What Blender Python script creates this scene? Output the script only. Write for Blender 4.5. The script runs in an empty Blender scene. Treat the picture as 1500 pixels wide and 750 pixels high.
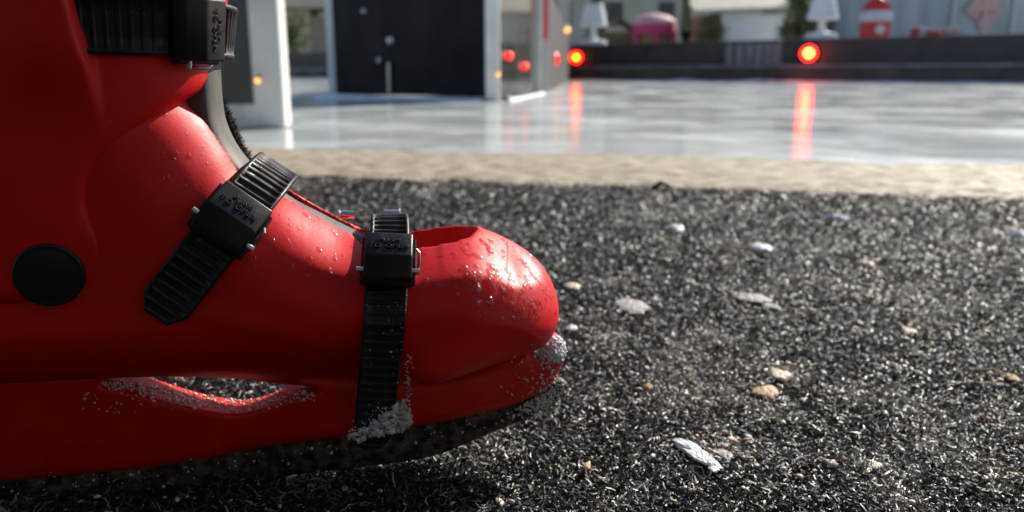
import bpy, bmesh, math, random
import numpy as np
from mathutils import Vector, Matrix
from mathutils.bvhtree import BVHTree

random.seed(7)
rng = np.random.default_rng(7)
scene = bpy.context.scene
COL = scene.collection

# ------------------------------------------------------------------ camera
F_PX = 1177.0                       # focal length in photo pixels (1500 wide)
PITCH = math.atan(268.0 / F_PX)
CAM = np.array([0.0, 0.0, 0.17])
FWD = np.array([0, math.cos(PITCH), -math.sin(PITCH)])
UP = np.array([0, math.sin(PITCH), math.cos(PITCH)])
cam_data = bpy.data.cameras.new('camera')
cam = bpy.data.objects.new('camera', cam_data)
COL.objects.link(cam)
cam.location = CAM
cam.rotation_euler = (math.pi / 2 - PITCH, 0, 0)
cam_data.sensor_width = 36
cam_data.lens = 36 * F_PX / 1500
cam_data.clip_start = 0.01
cam_data.clip_end = 2000
cam_data.dof.use_dof = True
cam_data.dof.focus_distance = 0.285
cam_data.dof.aperture_fstop = 11.5
scene.camera = cam


def ray(px, py):
    return np.array([(px - 750) / F_PX, 0, 0]) + FWD + UP * (-(py - 375) / F_PX)


def ground(px, py, z=0.0):
    d = ray(px, py)
    return CAM + d * ((z - CAM[2]) / d[2])


def at(px, py, Y):
    d = ray(px, py)
    return CAM + d * (Y / d[1])


# ------------------------------------------------------------------ materials
def mat(name, color=(.5, .5, .5), rough=.5, metal=0.0, spec=.5, trans=0.0, ior=1.45, emit=None, estr=0.0):
    m = bpy.data.materials.new(name)
    m.use_nodes = True
    b = m.node_tree.nodes['Principled BSDF']
    b.inputs['Base Color'].default_value = (*color, 1)
    b.inputs['Roughness'].default_value = rough
    b.inputs['Metallic'].default_value = metal
    b.inputs['Specular IOR Level'].default_value = spec
    b.inputs['Transmission Weight'].default_value = trans
    b.inputs['IOR'].default_value = ior
    if emit:
        b.inputs['Emission Color'].default_value = (*emit, 1)
        b.inputs['Emission Strength'].default_value = estr
    return m


def noisy(m, c1, c2, scale=20, detail=4, lo=.35, hi=.65, bump=0.0, bscale=None, rough=None, stretch=(1, 1, 1), bdist=.001):
    """procedural colour variation + bump + roughness variation in object space"""
    nt = m.node_tree
    N, L = nt.nodes, nt.links
    b = N['Principled BSDF']
    tc = N.new('ShaderNodeTexCoord')
    mp = N.new('ShaderNodeMapping')
    mp.inputs['Scale'].default_value = stretch
    L.new(tc.outputs['Object'], mp.inputs['Vector'])
    n = N.new('ShaderNodeTexNoise')
    n.inputs['Scale'].default_value = scale
    n.inputs['Detail'].default_value = detail
    L.new(mp.outputs[0], n.inputs['Vector'])
    r = N.new('ShaderNodeValToRGB')
    r.color_ramp.elements[0].position = lo
    r.color_ramp.elements[1].position = hi
    r.color_ramp.elements[0].color = (*c1, 1)
    r.color_ramp.elements[1].color = (*c2, 1)
    L.new(n.outputs['Fac'], r.inputs[0])
    L.new(r.outputs[0], b.inputs['Base Color'])
    if rough:
        n3 = N.new('ShaderNodeTexNoise')
        n3.inputs['Scale'].default_value = scale * 1.7
        n3.inputs['Detail'].default_value = 5
        L.new(mp.outputs[0], n3.inputs['Vector'])
        mr = N.new('ShaderNodeMapRange')
        mr.inputs[1].default_value = .3
        mr.inputs[2].default_value = .7
        mr.inputs[3].default_value = rough[0]
        mr.inputs[4].default_value = rough[1]
        L.new(n3.outputs['Fac'], mr.inputs[0])
        L.new(mr.outputs[0], b.inputs['Roughness'])
    if bump:
        n2 = N.new('ShaderNodeTexNoise')
        n2.inputs['Scale'].default_value = bscale or scale * 4
        n2.inputs['Detail'].default_value = 6
        L.new(mp.outputs[0], n2.inputs['Vector'])
        bp = N.new('ShaderNodeBump')
        bp.inputs['Strength'].default_value = bump
        bp.inputs['Distance'].default_value = bdist
        L.new(n2.outputs['Fac'], bp.inputs['Height'])
        L.new(bp.outputs[0], b.inputs['Normal'])
    return m


M = {}
M['red'] = noisy(mat('red_plastic', spec=.30), (.60, .006, .006), (.67, .008, .008), 30, 5, bump=.12, bscale=700, rough=(.38, .54), bdist=.0004)
M['red2'] = noisy(mat('red_plastic_frosted'), (.54, .006, .006), (.62, .010, .009), 60, 5, bump=.3, bscale=500, rough=(.35, .55), bdist=.0006)
M['tongue'] = noisy(mat('grey_padding', rough=.6), (.065, .061, .055), (.092, .086, .078), 90, 3, bump=.2, bscale=900, bdist=.0004)
M['strap'] = noisy(mat('black_strap_plastic', rough=.42, spec=.35), (.006, .006, .006), (.030, .028, .026), 90, 6, lo=.45, hi=.8, bump=.2, bscale=600, rough=(.3, .6), bdist=.0004)
M['buckle'] = noisy(mat('black_buckle_plastic', rough=.4, spec=.35), (.0045, .0045, .005), (.008, .008, .009), 60, 3, bump=.15, bscale=900, rough=(.28, .5), bdist=.0003)
M['pivot'] = mat('black_gloss_cap', (.006, .006, .006), .42)
M['metal'] = mat('bright_steel', (.62, .62, .62), .25, 1.0)
M['fuzz'] = mat('black_pile', (.01, .01, .011), .9)
M['blade'] = noisy(mat('frosted_blade_steel', metal=.3), (.014, .008, .007), (.17, .125, .11), 220, 7, lo=.42, hi=.75, bump=.8, bscale=500, rough=(.45, .8), bdist=.001)
M['ice_bit'] = mat('ice_crystal', (.90, .92, .93), .22, trans=.38, ior=1.31)
def water_material():
    m = bpy.data.materials.new('water'); m.use_nodes = True
    N, L = m.node_tree.nodes, m.node_tree.links
    N.remove(N['Principled BSDF'])
    tr = N.new('ShaderNodeBsdfTransparent'); tr.inputs[0].default_value = (.92, .66, .66, 1)
    gl = N.new('ShaderNodeBsdfGlossy'); gl.inputs['Roughness'].default_value = .09
    fr = N.new('ShaderNodeFresnel'); fr.inputs[0].default_value = 1.5
    mx = N.new('ShaderNodeMixShader')
    gm = N.new('ShaderNodeNewGeometry'); sb = N.new('ShaderNodeMath'); sb.operation = 'SUBTRACT'; sb.inputs[0].default_value = 1
    L.new(gm.outputs['Backfacing'], sb.inputs[1])
    ml = N.new('ShaderNodeMath'); ml.operation = 'MULTIPLY'
    L.new(fr.outputs[0], ml.inputs[0]); L.new(sb.outputs[0], ml.inputs[1])
    L.new(ml.outputs[0], mx.inputs[0]); L.new(tr.outputs[0], mx.inputs[1]); L.new(gl.outputs[0], mx.inputs[2])
    L.new(mx.outputs[0], N['Material Output'].inputs[0])
    return m
M['drop'] = water_material()
M['white'] = noisy(mat('white_paint', rough=.45), (.66, .66, .63), (.78, .78, .75), 6, 5, bump=.1, bscale=30)
M['darkpanel'] = noisy(mat('dark_board', spec=.25), (.004, .0044, .006), (.009, .0095, .012), 3, 5, rough=(.5, .7), bump=.05, bscale=20)
M['greypanel'] = noisy(mat('grey_board'), (.045, .05, .05), (.07, .075, .075), 3, 5, rough=(.35, .5))
M['rail'] = noisy(mat('scuffed_rail', rough=.5), (.5, .49, .45), (.68, .66, .62), 12, 5)

# ------------------------------------------------------------------ object helpers
def tag(o, label=None, cat=None, group=None, kind=None):
    if label: o['label'] = label
    if cat: o['category'] = cat
    if group: o['group'] = group
    if kind: o['kind'] = kind
    return o


def empty(name, loc=(0, 0, 0), rz=0.0, label=None, cat=None, group=None):
    o = bpy.data.objects.new(name, None)
    COL.objects.link(o)
    o.location = loc
    o.rotation_euler = (0, 0, rz)
    o.empty_display_size = .05
    return tag(o, label, cat, group)


def link_mesh(name, me, m=None, parent=None, smooth=True):
    o = bpy.data.objects.new(name, me)
    COL.objects.link(o)
    if m: me.materials.append(m)
    if smooth and len(me.polygons):
        me.polygons.foreach_set('use_smooth', np.ones(len(me.polygons), dtype=bool))
    if parent: o.parent = parent
    return o


def np_mesh(name, V, Fq, m=None, parent=None, smooth=True):
    me = bpy.data.meshes.new(name)
    V = np.asarray(V, dtype=np.float32)
    Fq = np.asarray(Fq, dtype=np.int32)
    k = Fq.shape[1]
    me.vertices.add(len(V))
    me.vertices.foreach_set('co', V.ravel())
    me.loops.add(Fq.size)
    me.loops.foreach_set('vertex_index', Fq.ravel())
    me.polygons.add(len(Fq))
    me.polygons.foreach_set('loop_start', np.arange(0, Fq.size, k, dtype=np.int32))
    me.update(calc_edges=True)
    me.validate()
    return link_mesh(name, me, m, parent, smooth)


def bm_obj(name, bm, m=None, parent=None, smooth=False):
    bmesh.ops.recalc_face_normals(bm, faces=bm.faces)
    me = bpy.data.meshes.new(name)
    bm.to_mesh(me)
    bm.free()
    o = link_mesh(name, me, m, parent, smooth)
    if smooth: me.set_sharp_from_angle(angle=.75)
    return o


def add_box(bm, c, s, rot=None, bevel=0.0, seg=2):
    r = bmesh.ops.create_cube(bm, size=1)
    vs = r['verts']
    bmesh.ops.scale(bm, vec=s, verts=vs)
    if bevel:
        es = list({e for v in vs for e in v.link_edges})
        rr = bmesh.ops.bevel(bm, geom=es, offset=bevel, segments=seg, affect='EDGES', profile=.5)
        vs = list({v for f in rr['faces'] for v in f.verts} | {v for v in vs if v.is_valid})
        vs = [v for v in vs if v.is_valid]
    if rot is not None:
        bmesh.ops.rotate(bm, cent=(0, 0, 0), matrix=rot, verts=vs)
    bmesh.ops.translate(bm, vec=c, verts=vs)
    return vs


def add_cyl(bm, p0, p1, r0, r1=None, seg=16):
    p0, p1 = Vector(p0), Vector(p1)
    d = p1 - p0
    r1 = r0 if r1 is None else r1
    mt = Matrix.Translation((p0 + p1) / 2) @ d.to_track_quat('Z', 'Y').to_matrix().to_4x4()
    return bmesh.ops.create_cone(bm, cap_ends=True, segments=seg, radius1=r0, radius2=r1, depth=d.length, matrix=mt)['verts']


def add_tube(bm, pts, r, seg=10):
    pts = [Vector(p) for p in pts]
    rings = []
    for i, p in enumerate(pts):
        t = (pts[min(i + 1, len(pts) - 1)] - pts[max(i - 1, 0)]).normalized()
        q = t.to_track_quat('Z', 'Y')
        rr = r[i] if isinstance(r, (list, tuple)) else r
        rings.append([bm.verts.new(p + q @ Vector((rr * math.cos(a), rr * math.sin(a), 0))) for a in [2 * math.pi * k / seg for k in range(seg)]])
    for a, b in zip(rings, rings[1:]):
        for k in range(seg):
            bm.faces.new((a[k], a[(k + 1) % seg], b[(k + 1) % seg], b[k]))
    bm.faces.new(rings[0][::-1])
    bm.faces.new(rings[-1])


def add_lathe(bm, prof, mtx=None, seg=32):
    rings = []
    for r, z in prof:
        rings.append([bm.verts.new((r * math.cos(2 * math.pi * k / seg), r * math.sin(2 * math.pi * k / seg), z)) for k in range(seg)])
    for a, b in zip(rings, rings[1:]):
        for k in range(seg):
            bm.faces.new((a[k], a[(k + 1) % seg], b[(k + 1) % seg], b[k]))
    bm.faces.new(rings[0][::-1])
    bm.faces.new(rings[-1])
    if mtx is not None:
        bmesh.ops.transform(bm, matrix=mtx, verts=[v for rg in rings for v in rg])


# ------------------------------------------------------------------ numpy geometry
def spline(P, n=8, closed=True):
    P = np.asarray(P, float)
    out = []
    N = len(P)
    rngi = range(N) if closed else range(N - 1)
    for i in rngi:
        if closed:
            p0, p1, p2, p3 = P[i - 1], P[i], P[(i + 1) % N], P[(i + 2) % N]
        else:
            p0, p1, p2, p3 = P[max(i - 1, 0)], P[i], P[i + 1], P[min(i + 2, N - 1)]
        # centripetal-ish: limit tangents so long/short neighbours do not overshoot
        l01, l12, l23 = np.linalg.norm(p1 - p0) + 1e-9, np.linalg.norm(p2 - p1) + 1e-9, np.linalg.norm(p3 - p2) + 1e-9
        m1 = (p2 - p0) / (l01 + l12) * l12
        m2 = (p3 - p1) / (l12 + l23) * l12
        for k in range(n):
            t = k / n
            h00 = 2 * t**3 - 3 * t**2 + 1; h10 = t**3 - 2 * t**2 + t; h01 = -2 * t**3 + 3 * t**2; h11 = t**3 - t**2
            out.append(h00 * p1 + h10 * m1 + h01 * p2 + h11 * m2)
    if not closed: out.append(P[-1])
    return np.array(out)


def poly_sd(Q, P):
    """signed distance of points Q (N,2) to closed polygon P, positive inside"""
    A = P; B = np.roll(P, -1, 0)
    best = np.full(len(Q), 1e9)
    inside = np.zeros(len(Q), bool)
    for a, b in zip(A, B):
        ab = b - a
        t = np.clip(((Q - a) @ ab) / (ab @ ab + 1e-18), 0, 1)
        d = np.hypot(Q[:, 0] - a[0] - t * ab[0], Q[:, 1] - a[1] - t * ab[1])
        best = np.minimum(best, d)
        c = (a[1] > Q[:, 1]) != (b[1] > Q[:, 1])
        if a[1] != b[1]:
            xi = a[0] + (Q[:, 1] - a[1]) * ab[0] / (b[1] - a[1])
            inside ^= c & (Q[:, 0] < xi)
    return np.where(inside, best, -best)


def line_d(Q, P):
    best = np.full(len(Q), 1e9)
    for a, b in zip(P[:-1], P[1:]):
        ab = b - a
        t = np.clip(((Q - a) @ ab) / (ab @ ab + 1e-18), 0, 1)
        best = np.minimum(best, np.hypot(Q[:, 0] - a[0] - t * ab[0], Q[:, 1] - a[1] - t * ab[1]))
    return best


def surface_nets(F, org, h, smooth=3):
    nx, ny, nz = F.shape
    S = F < 0
    c = np.zeros((nx - 1, ny - 1, nz - 1), np.int8)
    for i in (0, 1):
        for j in (0, 1):
            for k in (0, 1):
                c += S[i:nx - 1 + i, j:ny - 1 + j, k:nz - 1 + k]
    act = (c > 0) & (c < 8)
    ii = np.argwhere(act)
    idx = np.full(act.shape, -1, np.int64)
    idx[act] = np.arange(len(ii))
    acc = np.zeros((len(ii), 3)); cnt = np.zeros(len(ii))
    cor = [(i, j, k) for i in (0, 1) for j in (0, 1) for k in (0, 1)]
    val = {q: F[ii[:, 0] + q[0], ii[:, 1] + q[1], ii[:, 2] + q[2]] for q in cor}
    for q in cor:
        for ax in range(3):
            if q[ax] == 0:
                q2 = list(q); q2[ax] = 1; q2 = tuple(q2)
                a, b = val[q], val[q2]
                x = (a < 0) != (b < 0)
                t = np.where(x, a / np.where(x, a - b, 1), 0)
                p = np.array(q, float)[None, :].repeat(len(ii), 0)
                p[:, ax] = t
                acc[x] += p[x]; cnt[x] += 1
    V = (ii + acc / cnt[:, None]) * h + np.array(org)
    quads = []
    for ax in range(3):
        sl0 = [slice(None)] * 3; sl1 = [slice(None)] * 3
        sl0[ax] = slice(0, -1); sl1[ax] = slice(1, None)
        x = S[tuple(sl0)] != S[tuple(sl1)]
        e = np.argwhere(x)
        o1, o2 = [(1, 2), (2, 0), (0, 1)][ax]
        ok = (e[:, o1] > 0) & (e[:, o2] > 0) & (e[:, o1] < F.shape[o1] - 1) & (e[:, o2] < F.shape[o2] - 1)
        e = e[ok]
        def cell(d1, d2):
            q = e.copy(); q[:, o1] -= d1; q[:, o2] -= d2
            return idx[q[:, 0], q[:, 1], q[:, 2]]
        qd = np.stack([cell(1, 1), cell(0, 1), cell(0, 0), cell(1, 0)], 1)
        neg = S[e[:, 0], e[:, 1], e[:, 2]]
        qd[~neg] = qd[~neg][:, ::-1]
        quads.append(qd)
    Q = np.concatenate(quads)
    E = np.concatenate([Q[:, [0, 1]], Q[:, [1, 2]], Q[:, [2, 3]], Q[:, [3, 0]]])
    E = np.concatenate([E, E[:, ::-1]])
    deg = np.bincount(E[:, 0], minlength=len(V))
    for it in range(smooth):
        for lam in (.5, -.35):
            avg = np.stack([np.bincount(E[:, 0], weights=V[E[:, 1], k], minlength=len(V)) for k in range(3)], 1) / np.maximum(deg, 1)[:, None]
            V = V + lam * (avg - V)
    return V, Q


def vnoise(x, y, seed=0):
    r = np.random.default_rng(seed)
    T = r.random((256, 256))
    xi = np.floor(x).astype(int); yi = np.floor(y).astype(int)
    fx = x - xi; fy = y - yi
    fx = fx * fx * (3 - 2 * fx); fy = fy * fy * (3 - 2 * fy)
    g = lambda a, b: T[a % 256, b % 256]
    return (g(xi, yi) * (1 - fx) + g(xi + 1, yi) * fx) * (1 - fy) + (g(xi, yi + 1) * (1 - fx) + g(xi + 1, yi + 1) * fx) * fy


def fbm(x, y, seed=0, o=4):
    s = 0; a = .5
    for k in range(o):
        s = s + a * vnoise(x * 2**k + 17.3 * k, y * 2**k - 9.1 * k, seed + k); a *= .5
    return s


# ================================================================== THE SKATE
YAW = math.radians(9)
O = np.array([-0.108, 0.311, 0.0])
EU = np.array([math.cos(YAW), math.sin(YAW), 0])
EV = np.array([-math.sin(YAW), math.cos(YAW), 0])


def uz(px, py, v=0.0):
    d = ray(px, py)
    t = (v - (CAM - O) @ EV) / (d @ EV)
    p = CAM + d * t - O
    return np.array([p @ EU, p[2]])


def loc3(px, py, v):
    q = uz(px, py, v)
    return np.array([q[0], v, q[1]])


skate = empty('ice_skate', O, YAW, 'red plastic rental ice skate with three black ratchet straps standing on the black mat', 'ice skate')

H = .0011
U0, U1, Z0, Z1, VM = -.265, .165, -.004, .275, .058
us = np.arange(U0, U1, H); zs = np.arange(Z0, Z1, H); vs_ = np.arange(-VM, VM + H, H)
GU, GZ = np.meshgrid(us, zs, indexing='ij')
GQ = np.stack([GU.ravel(), GZ.ravel()], 1)


def g2(arr):
    return arr.reshape(GU.shape)


def pxpoly(P, v):
    out = []
    for p in P:
        out.append(uz(p[0], p[1], p[2] if len(p) > 2 else v))
    return np.array(out)


def sample2(arr, u, z):
    x = np.clip((np.asarray(u) - U0) / H, 0, arr.shape[0] - 1.001); y = np.clip((np.asarray(z) - Z0) / H, 0, arr.shape[1] - 1.001)
    i = x.astype(int); j = y.astype(int); fx = x - i; fy = y - j
    return (arr[i, j] * (1 - fx) + arr[i + 1, j] * fx) * (1 - fy) + (arr[i, j + 1] * (1 - fx) + arr[i + 1, j + 1] * fx) * fy


def sstep(x, a, b):
    t = np.clip((x - a) / (b - a), 0, 1)
    return t * t * (3 - 2 * t)


def smax(a, b, k):
    h = np.clip(.5 + .5 * (a - b) / k, 0, 1)
    return b * (1 - h) + a * h + k * h * (1 - h)


P_ = 2.4
def wfun_from(d2, W2, R2, q=2.0):
    t = np.clip(1 - d2 / R2, 0, 1)
    return W2 * (1 - t**q)**(1 / P_) * (d2 > 0)


def inflate(d2, W2, R2, q=2.0, p=P_):
    t = np.maximum(1 - d2 / R2, 0)**q
    return (np.abs(vs_)[None, :, None] / W2[:, None, :])**p + t[:, None, :] - 1


# ---- shell
SHELL = [(285, 128, 0), (306, 60, 0), (310, -80, 0), (312, -210, 0), (60, -210, 0), (-105, -190, 0), (-118, 0, 0), (-122, 150, 0), (-150, 250, 0), (-190, 350, 0), (-212, 450, 0), (-205, 530, 0),
         (-150, 568, -.010), (0, 570, -.010), (200, 561, -.010), (320, 564, -.010), (420, 575, -.010), (500, 583, -.014), (600, 576, -.028), (676, 560, -.025), (735, 536, -.018), (772, 512, -.008), (793, 490, 0),
         (807, 470, 0), (813, 448, 0), (808, 416, 0), (789, 383, 0), (750, 354, 0), (705, 334, 0), (670, 325, 0), (630, 327, 0), (590, 334, 0), (530, 339, -.008), (470, 316, -.01), (430, 296, -.012),
         (365, 259, -.012), (338, 222, -.012), (308, 176, -.012)]
shell_poly = spline(pxpoly(SHELL, 0), 6)
d_shell = g2(poly_sd(GQ, shell_poly))
uT = uz(817, 452)[0]
def Wtab(pxs, ws, py=430):
    return np.interp(GU, [uz(p, py)[0] for p in pxs], ws)
W_shell = Wtab([-212, -60, 120, 330, 450, 560, 680, 800], [.034, .037, .0365, .037, .041, .0445, .0445, .041])
# leg narrows a touch towards the ankle
z_sole = uz(300, 564, -.010)[1]
R_shell = .013 + .021 * sstep(GZ, z_sole + .012, z_sole + .05)
toe_blend = sstep(GU, uz(600, 450)[0], uz(760, 450)[0])
R_shell = R_shell * (1 - toe_blend) + .034 * toe_blend
# moulded step along the side of the fore-foot: the upper bulges a little above it
step_line = spline(pxpoly([(405, 372), (450, 388), (530, 402), (610, 410), (660, 402), (705, 398), (760, 420)], -.036), 6, closed=False)
zl = np.interp(GU, step_line[:, 0], step_line[:, 1])
stepw = sstep(GU, step_line[0, 0], step_line[0, 0] + .015) * (1 - sstep(GU, step_line[-1, 0] - .03, step_line[-1, 0]))
W_shell = W_shell + .0008 * stepw * np.exp(-((GZ - zl - .004) / .006)**2) - .0007 * stepw * np.exp(-((GZ - zl + .005) / .006)**2)
# soft rib low on the side
rib = pxpoly([(255, 455), (330, 470), (400, 487), (480, 512)], -.04)
dr = g2(line_d(GQ, rib))
W_shell = W_shell + .0008 * np.exp(-(dr / .0035)**2)
# the sole tapers in towards the narrow holder under the arch
arch = 1 - sstep(GU, uz(520, 560)[0], uz(640, 560)[0])
tap = np.clip((GZ - z_sole + .001) / .034, 0, 1)
tap = 1 - (1 - tap)**1.6
W_shell = W_shell * (1 - arch) + arch * (.0085 + (W_shell - .0085) * tap)
# sloping upper of the fore-foot and toe cap above the moulded step
topz = np.array([zs[np.max(np.nonzero(d_shell[i] > 0)[0])] if (d_shell[i] > 0).any() else 0 for i in range(len(us))])[:, None]
fore = sstep(GU, uz(420, 380)[0], uz(560, 380)[0])
rel = np.clip((GZ - zl + .002) / np.maximum(topz - zl, .012), 0, 1.2)
W_shell = W_shell * (1 - fore * .52 * rel**1.5)
def shell_w(u, z):
    return sample2(wfun_from(d_shell, W_shell, R_shell), u, z)
W_SHELL_2D = wfun_from(d_shell, W_shell, R_shell)
FS = inflate(d_shell, W_shell, R_shell)
# throat slot down the instep and the open vent on the toe
def channel(pts, r1, r2):
    d = g2(line_d(GQ, pts))
    nar = .80 - .25 * sstep(GU, uz(380, 300)[0], uz(440, 310)[0])
    return 1 - np.sqrt((d / (r1 * nar))[:, None, :]**2 + (vs_[None, :, None] / (r2 * nar)[:, None, :])**2)
thr = spline(pxpoly([(262, 20), (272, 100), (303, 190), (360, 270), (430, 306), (540, 350)], 0), 5, closed=False)
vent = spline(pxpoly([(560, 355), (600, 349), (643, 341)], 0), 5, closed=False)
FS = smax(FS, channel(thr, .012, .0165), .06)
dv = g2(line_d(GQ, vent))
CV = 1 - np.sqrt((dv[:, None, :] / .0150)**2 + (vs_[None, :, None] / .0165)**2)
FS = smax(FS, CV, .05)
V, Q = surface_nets(FS.astype(np.float32), (U0, -VM, Z0), H)
shell = np_mesh('shell', V, Q, M['red'], skate)
bv_parts = [(V, Q)]
del FS, CV

# ---- cuff: offset of the leg, cut along the moulded overlap line
LEG = [(326, -220, 0), (323, 60, 0), (321, 96, 0), (318, 150, 0), (300, 330, 0), (180, 520, 0), (-60, 540, 0), (-216, 530, 0), (-222, 450, 0), (-200, 350, 0), (-158, 250, 0), (-130, 150, 0), (-126, 0, 0), (-113, -200, 0)]
leg_poly = spline(pxpoly(LEG, 0), 6)
d_leg = g2(poly_sd(GQ, leg_poly))
VC = -.040
CUFF = [(380, -260, -.01), (380, 60, -.01), (322, 92, -.004), (312, 107, -.01), (292, 128, -.022), (255, 148, -.034), (215, 172, VC), (165, 208, VC), (133, 245, VC), (121, 285, VC), (128, 325, VC), (146, 365, VC), (155, 402, VC), (149, 435, VC), (125, 455, VC), (75, 466, VC), (0, 470, VC), (-90, 474, VC), (-300, 480, VC), (-400, 100, VC), (-400, -260, VC)]
cuff_poly = spline(pxpoly(CUFF, VC), 6)
g_cuff = g2(poly_sd(GQ, cuff_poly))
W_cuff = W_shell * 0 + np.interp(GU, [uz(p, 300)[0] for p in (-212, -60, 120, 330)], [.037, .0400, .0400, .0400])
W_CUFF_BASE_2D = wfun_from(d_leg, W_cuff, np.full_like(GU, .042))
# raised back panel the top strap slides under
e1 = pxpoly([(97, -120), (104, 0), (120, 60), (131, 98)], -.046)
sgn = np.interp(GZ, e1[::-1, 1], e1[::-1, 0]) - GU
W_cuff = W_cuff + .0068 * sstep(sgn, -.0006, .0022) * (1 - .85 * sstep(sgn, .006, .05)) * sstep(GZ, uz(110, 210, -.046)[1], uz(110, 62, -.046)[1])**1.3
W_cuff = W_cuff - .0060 * (1 - sstep(GZ, uz(60, 468, VC)[1], uz(60, 425, VC)[1])) * (1 - sstep(GU, uz(60, 450, VC)[0], uz(140, 450, VC)[0]))
R_leg = np.full_like(GU, .042)
FC = inflate(d_leg, W_cuff, R_leg)
gc = -g_cuff / .028
FC = smax(FC, np.broadcast_to(gc[:, None, :], FC.shape), .16)
W_CUFF_2D = wfun_from(d_leg, W_cuff, R_leg)
V, Q = surface_nets(FC.astype(np.float32), (U0, -VM, Z0), H)
cuff = np_mesh('cuff', V, Q, M['red'], skate)
bv_parts.append((V, Q))
del FC

# ---- blade holder with the long slit
HV = -.014
HOLD = [(-226, 600), (-205, 545), (0, 545), (200, 540), (400, 545), (560, 560), (625, 560), (680, 548), (735, 527), (772, 508), (790, 514), (806, 505), (822, 503), (833, 512), (837, 528), (831, 550), (814, 565, -.006), (790, 578, -.004), (745, 598, -.004), (640, 621, -.004), (520, 641, -.004), (400, 656, -.004), (250, 684, -.004), (110, 699, -.004), (0, 709, -.004), (-150, 716, -.004), (-225, 712, -.004)]
hold_poly = spline(pxpoly(HOLD, HV), 5)
SLIT = [(140, 567), (175, 557), (300, 548), (400, 556), (440, 570), (468, 581), (430, 588), (390, 605), (345, 616), (300, 611), (240, 597), (188, 582), (152, 575)]
slit_poly = spline(pxpoly(SLIT, HV), 5)
d_h = g2(poly_sd(GQ, hold_poly)); d_s = g2(poly_sd(GQ, slit_poly))
zb = uz(300, 670, -.004)[1]; zt = uz(300, 560, HV)[1]
W_h = .0062 + .0050 * np.clip((GZ - zb) / (zt + .004 - zb), 0, 1)
W_h = W_h * (1 + .22 * sstep(GU, uz(560, 580)[0], uz(760, 550)[0]))
R_h = np.full_like(GU, .007) + .008 * sstep(GU, uz(640, 560)[0], uz(780, 540)[0])
FH = inflate(d_h, W_h, R_h)
flare = (np.abs(vs_)[None, :, None] / .02)**2 * .0010
FH = smax(FH, (d_s[:, None, :] + flare) / .012, .20)
V, Q = surface_nets(FH.astype(np.float32), (U0, -VM, Z0), H)
holder = np_mesh('blade_holder', V, Q, M['red2'], skate)
bv_parts.append((V, Q))
del FH

# ---- blade
BL = [(-236, 690), (-225, 745), (-120, 747), (0, 741), (80, 734), (160, 728), (233, 722), (330, 705), (433, 686), (560, 664), (640, 650), (740, 627), (794, 602), (820, 586), (833, 566), (820, 556), (785, 566), (740, 585), (640, 607), (400, 640), (0, 690)]
bl_poly = spline(pxpoly(BL, -.0025), 5)
low = bl_poly[:, 1] < .020
drop = np.where(low, .5 + .5 * sstep(bl_poly[:, 0], uz(600, 640)[0], uz(745, 620)[0]), 1)
low2 = np.zeros(len(bl_poly), bool); low2[:int(len(bl_poly) * 11.5 / 21)] = True
bl_poly[:, 1] = np.where(low2, bl_poly[:, 1] * drop, bl_poly[:, 1])
bl_poly[:, 1] = np.maximum(bl_poly[:, 1], .0006)
d_b = g2(poly_sd(GQ, bl_poly))
FB = inflate(d_b, np.full_like(GU, .0034), np.full_like(GU, .002), p=4)
V, Q = surface_nets(FB.astype(np.float32), (U0, -VM, Z0), H, smooth=2)
blade = np_mesh('blade', V, Q, M['blade'], skate)
bv_parts.append((V, Q))
del FB

# ---- tongue
TG = [(304, 10), (317, 70), (320, 110), (322, 140), (326, 170), (336, 198), (351, 223), (374, 249), (402, 273), (432, 294), (465, 311), (492, 325), (545, 350), (600, 372),
      (590, 400), (530, 378), (470, 350), (415, 328), (370, 305), (325, 275), (292, 228), (272, 180), (264, 110), (264, 10)]
tg_poly = spline(pxpoly(TG, 0), 5)
d_t = g2(poly_sd(GQ, tg_poly))
FT = inflate(d_t, .0135 - .0045 * sstep(GU, uz(375, 300)[0], uz(425, 310)[0]), np.full_like(GU, .0045), p=3)
V, Q = surface_nets(FT.astype(np.float32), (U0, -VM, Z0), H)
tongue = np_mesh('tongue', V, Q, M['tongue'], skate)
bv_parts.append((V, Q))
del FT
# black pile trim on the far edge of the tongue: a strip of short fibres
bm = bmesh.new()
trim = spline([loc3(322, 150, .017), loc3(331, 172, .018), loc3(338, 188, .018), loc3(345, 206, .018), loc3(352, 222, .016), loc3(368, 240, .012)], 10, closed=False)
add_tube(bm, [tuple(p) for p in trim], .0016, 8)
for p in trim:
    for k in range(40):
        a = Vector(p) + Vector(rng.normal(0, .0009, 3))
        d = Vector((rng.uniform(.2, 1), rng.uniform(-.6, .6), rng.uniform(-.5, .8))).normalized() * rng.uniform(.0012, .0026)
        s = d.orthogonal().normalized() * .00018
        bm.faces.new([bm.verts.new(a - s), bm.verts.new(a + s), bm.verts.new(a + d)])
bm_obj('tongue_trim', bm, M['fuzz'], skate)

# ---- pivot cap
def surf_pt(px, py, W2):
    v = -.04
    for _ in range(20):
        q = uz(px, py, v)
        v = -float(sample2(W2, q[0], q[1]))
    return np.array([q[0], v, q[1]])


def surf_n(p, W2, e=.004):
    wu = (sample2(W2, p[0] + e, p[2]) - sample2(W2, p[0] - e, p[2])) / (2 * e)
    wz = (sample2(W2, p[0], p[2] + e) - sample2(W2, p[0], p[2] - e)) / (2 * e)
    n = np.array([-float(wu), -1, -float(wz)])
    return n / np.linalg.norm(n)


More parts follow.
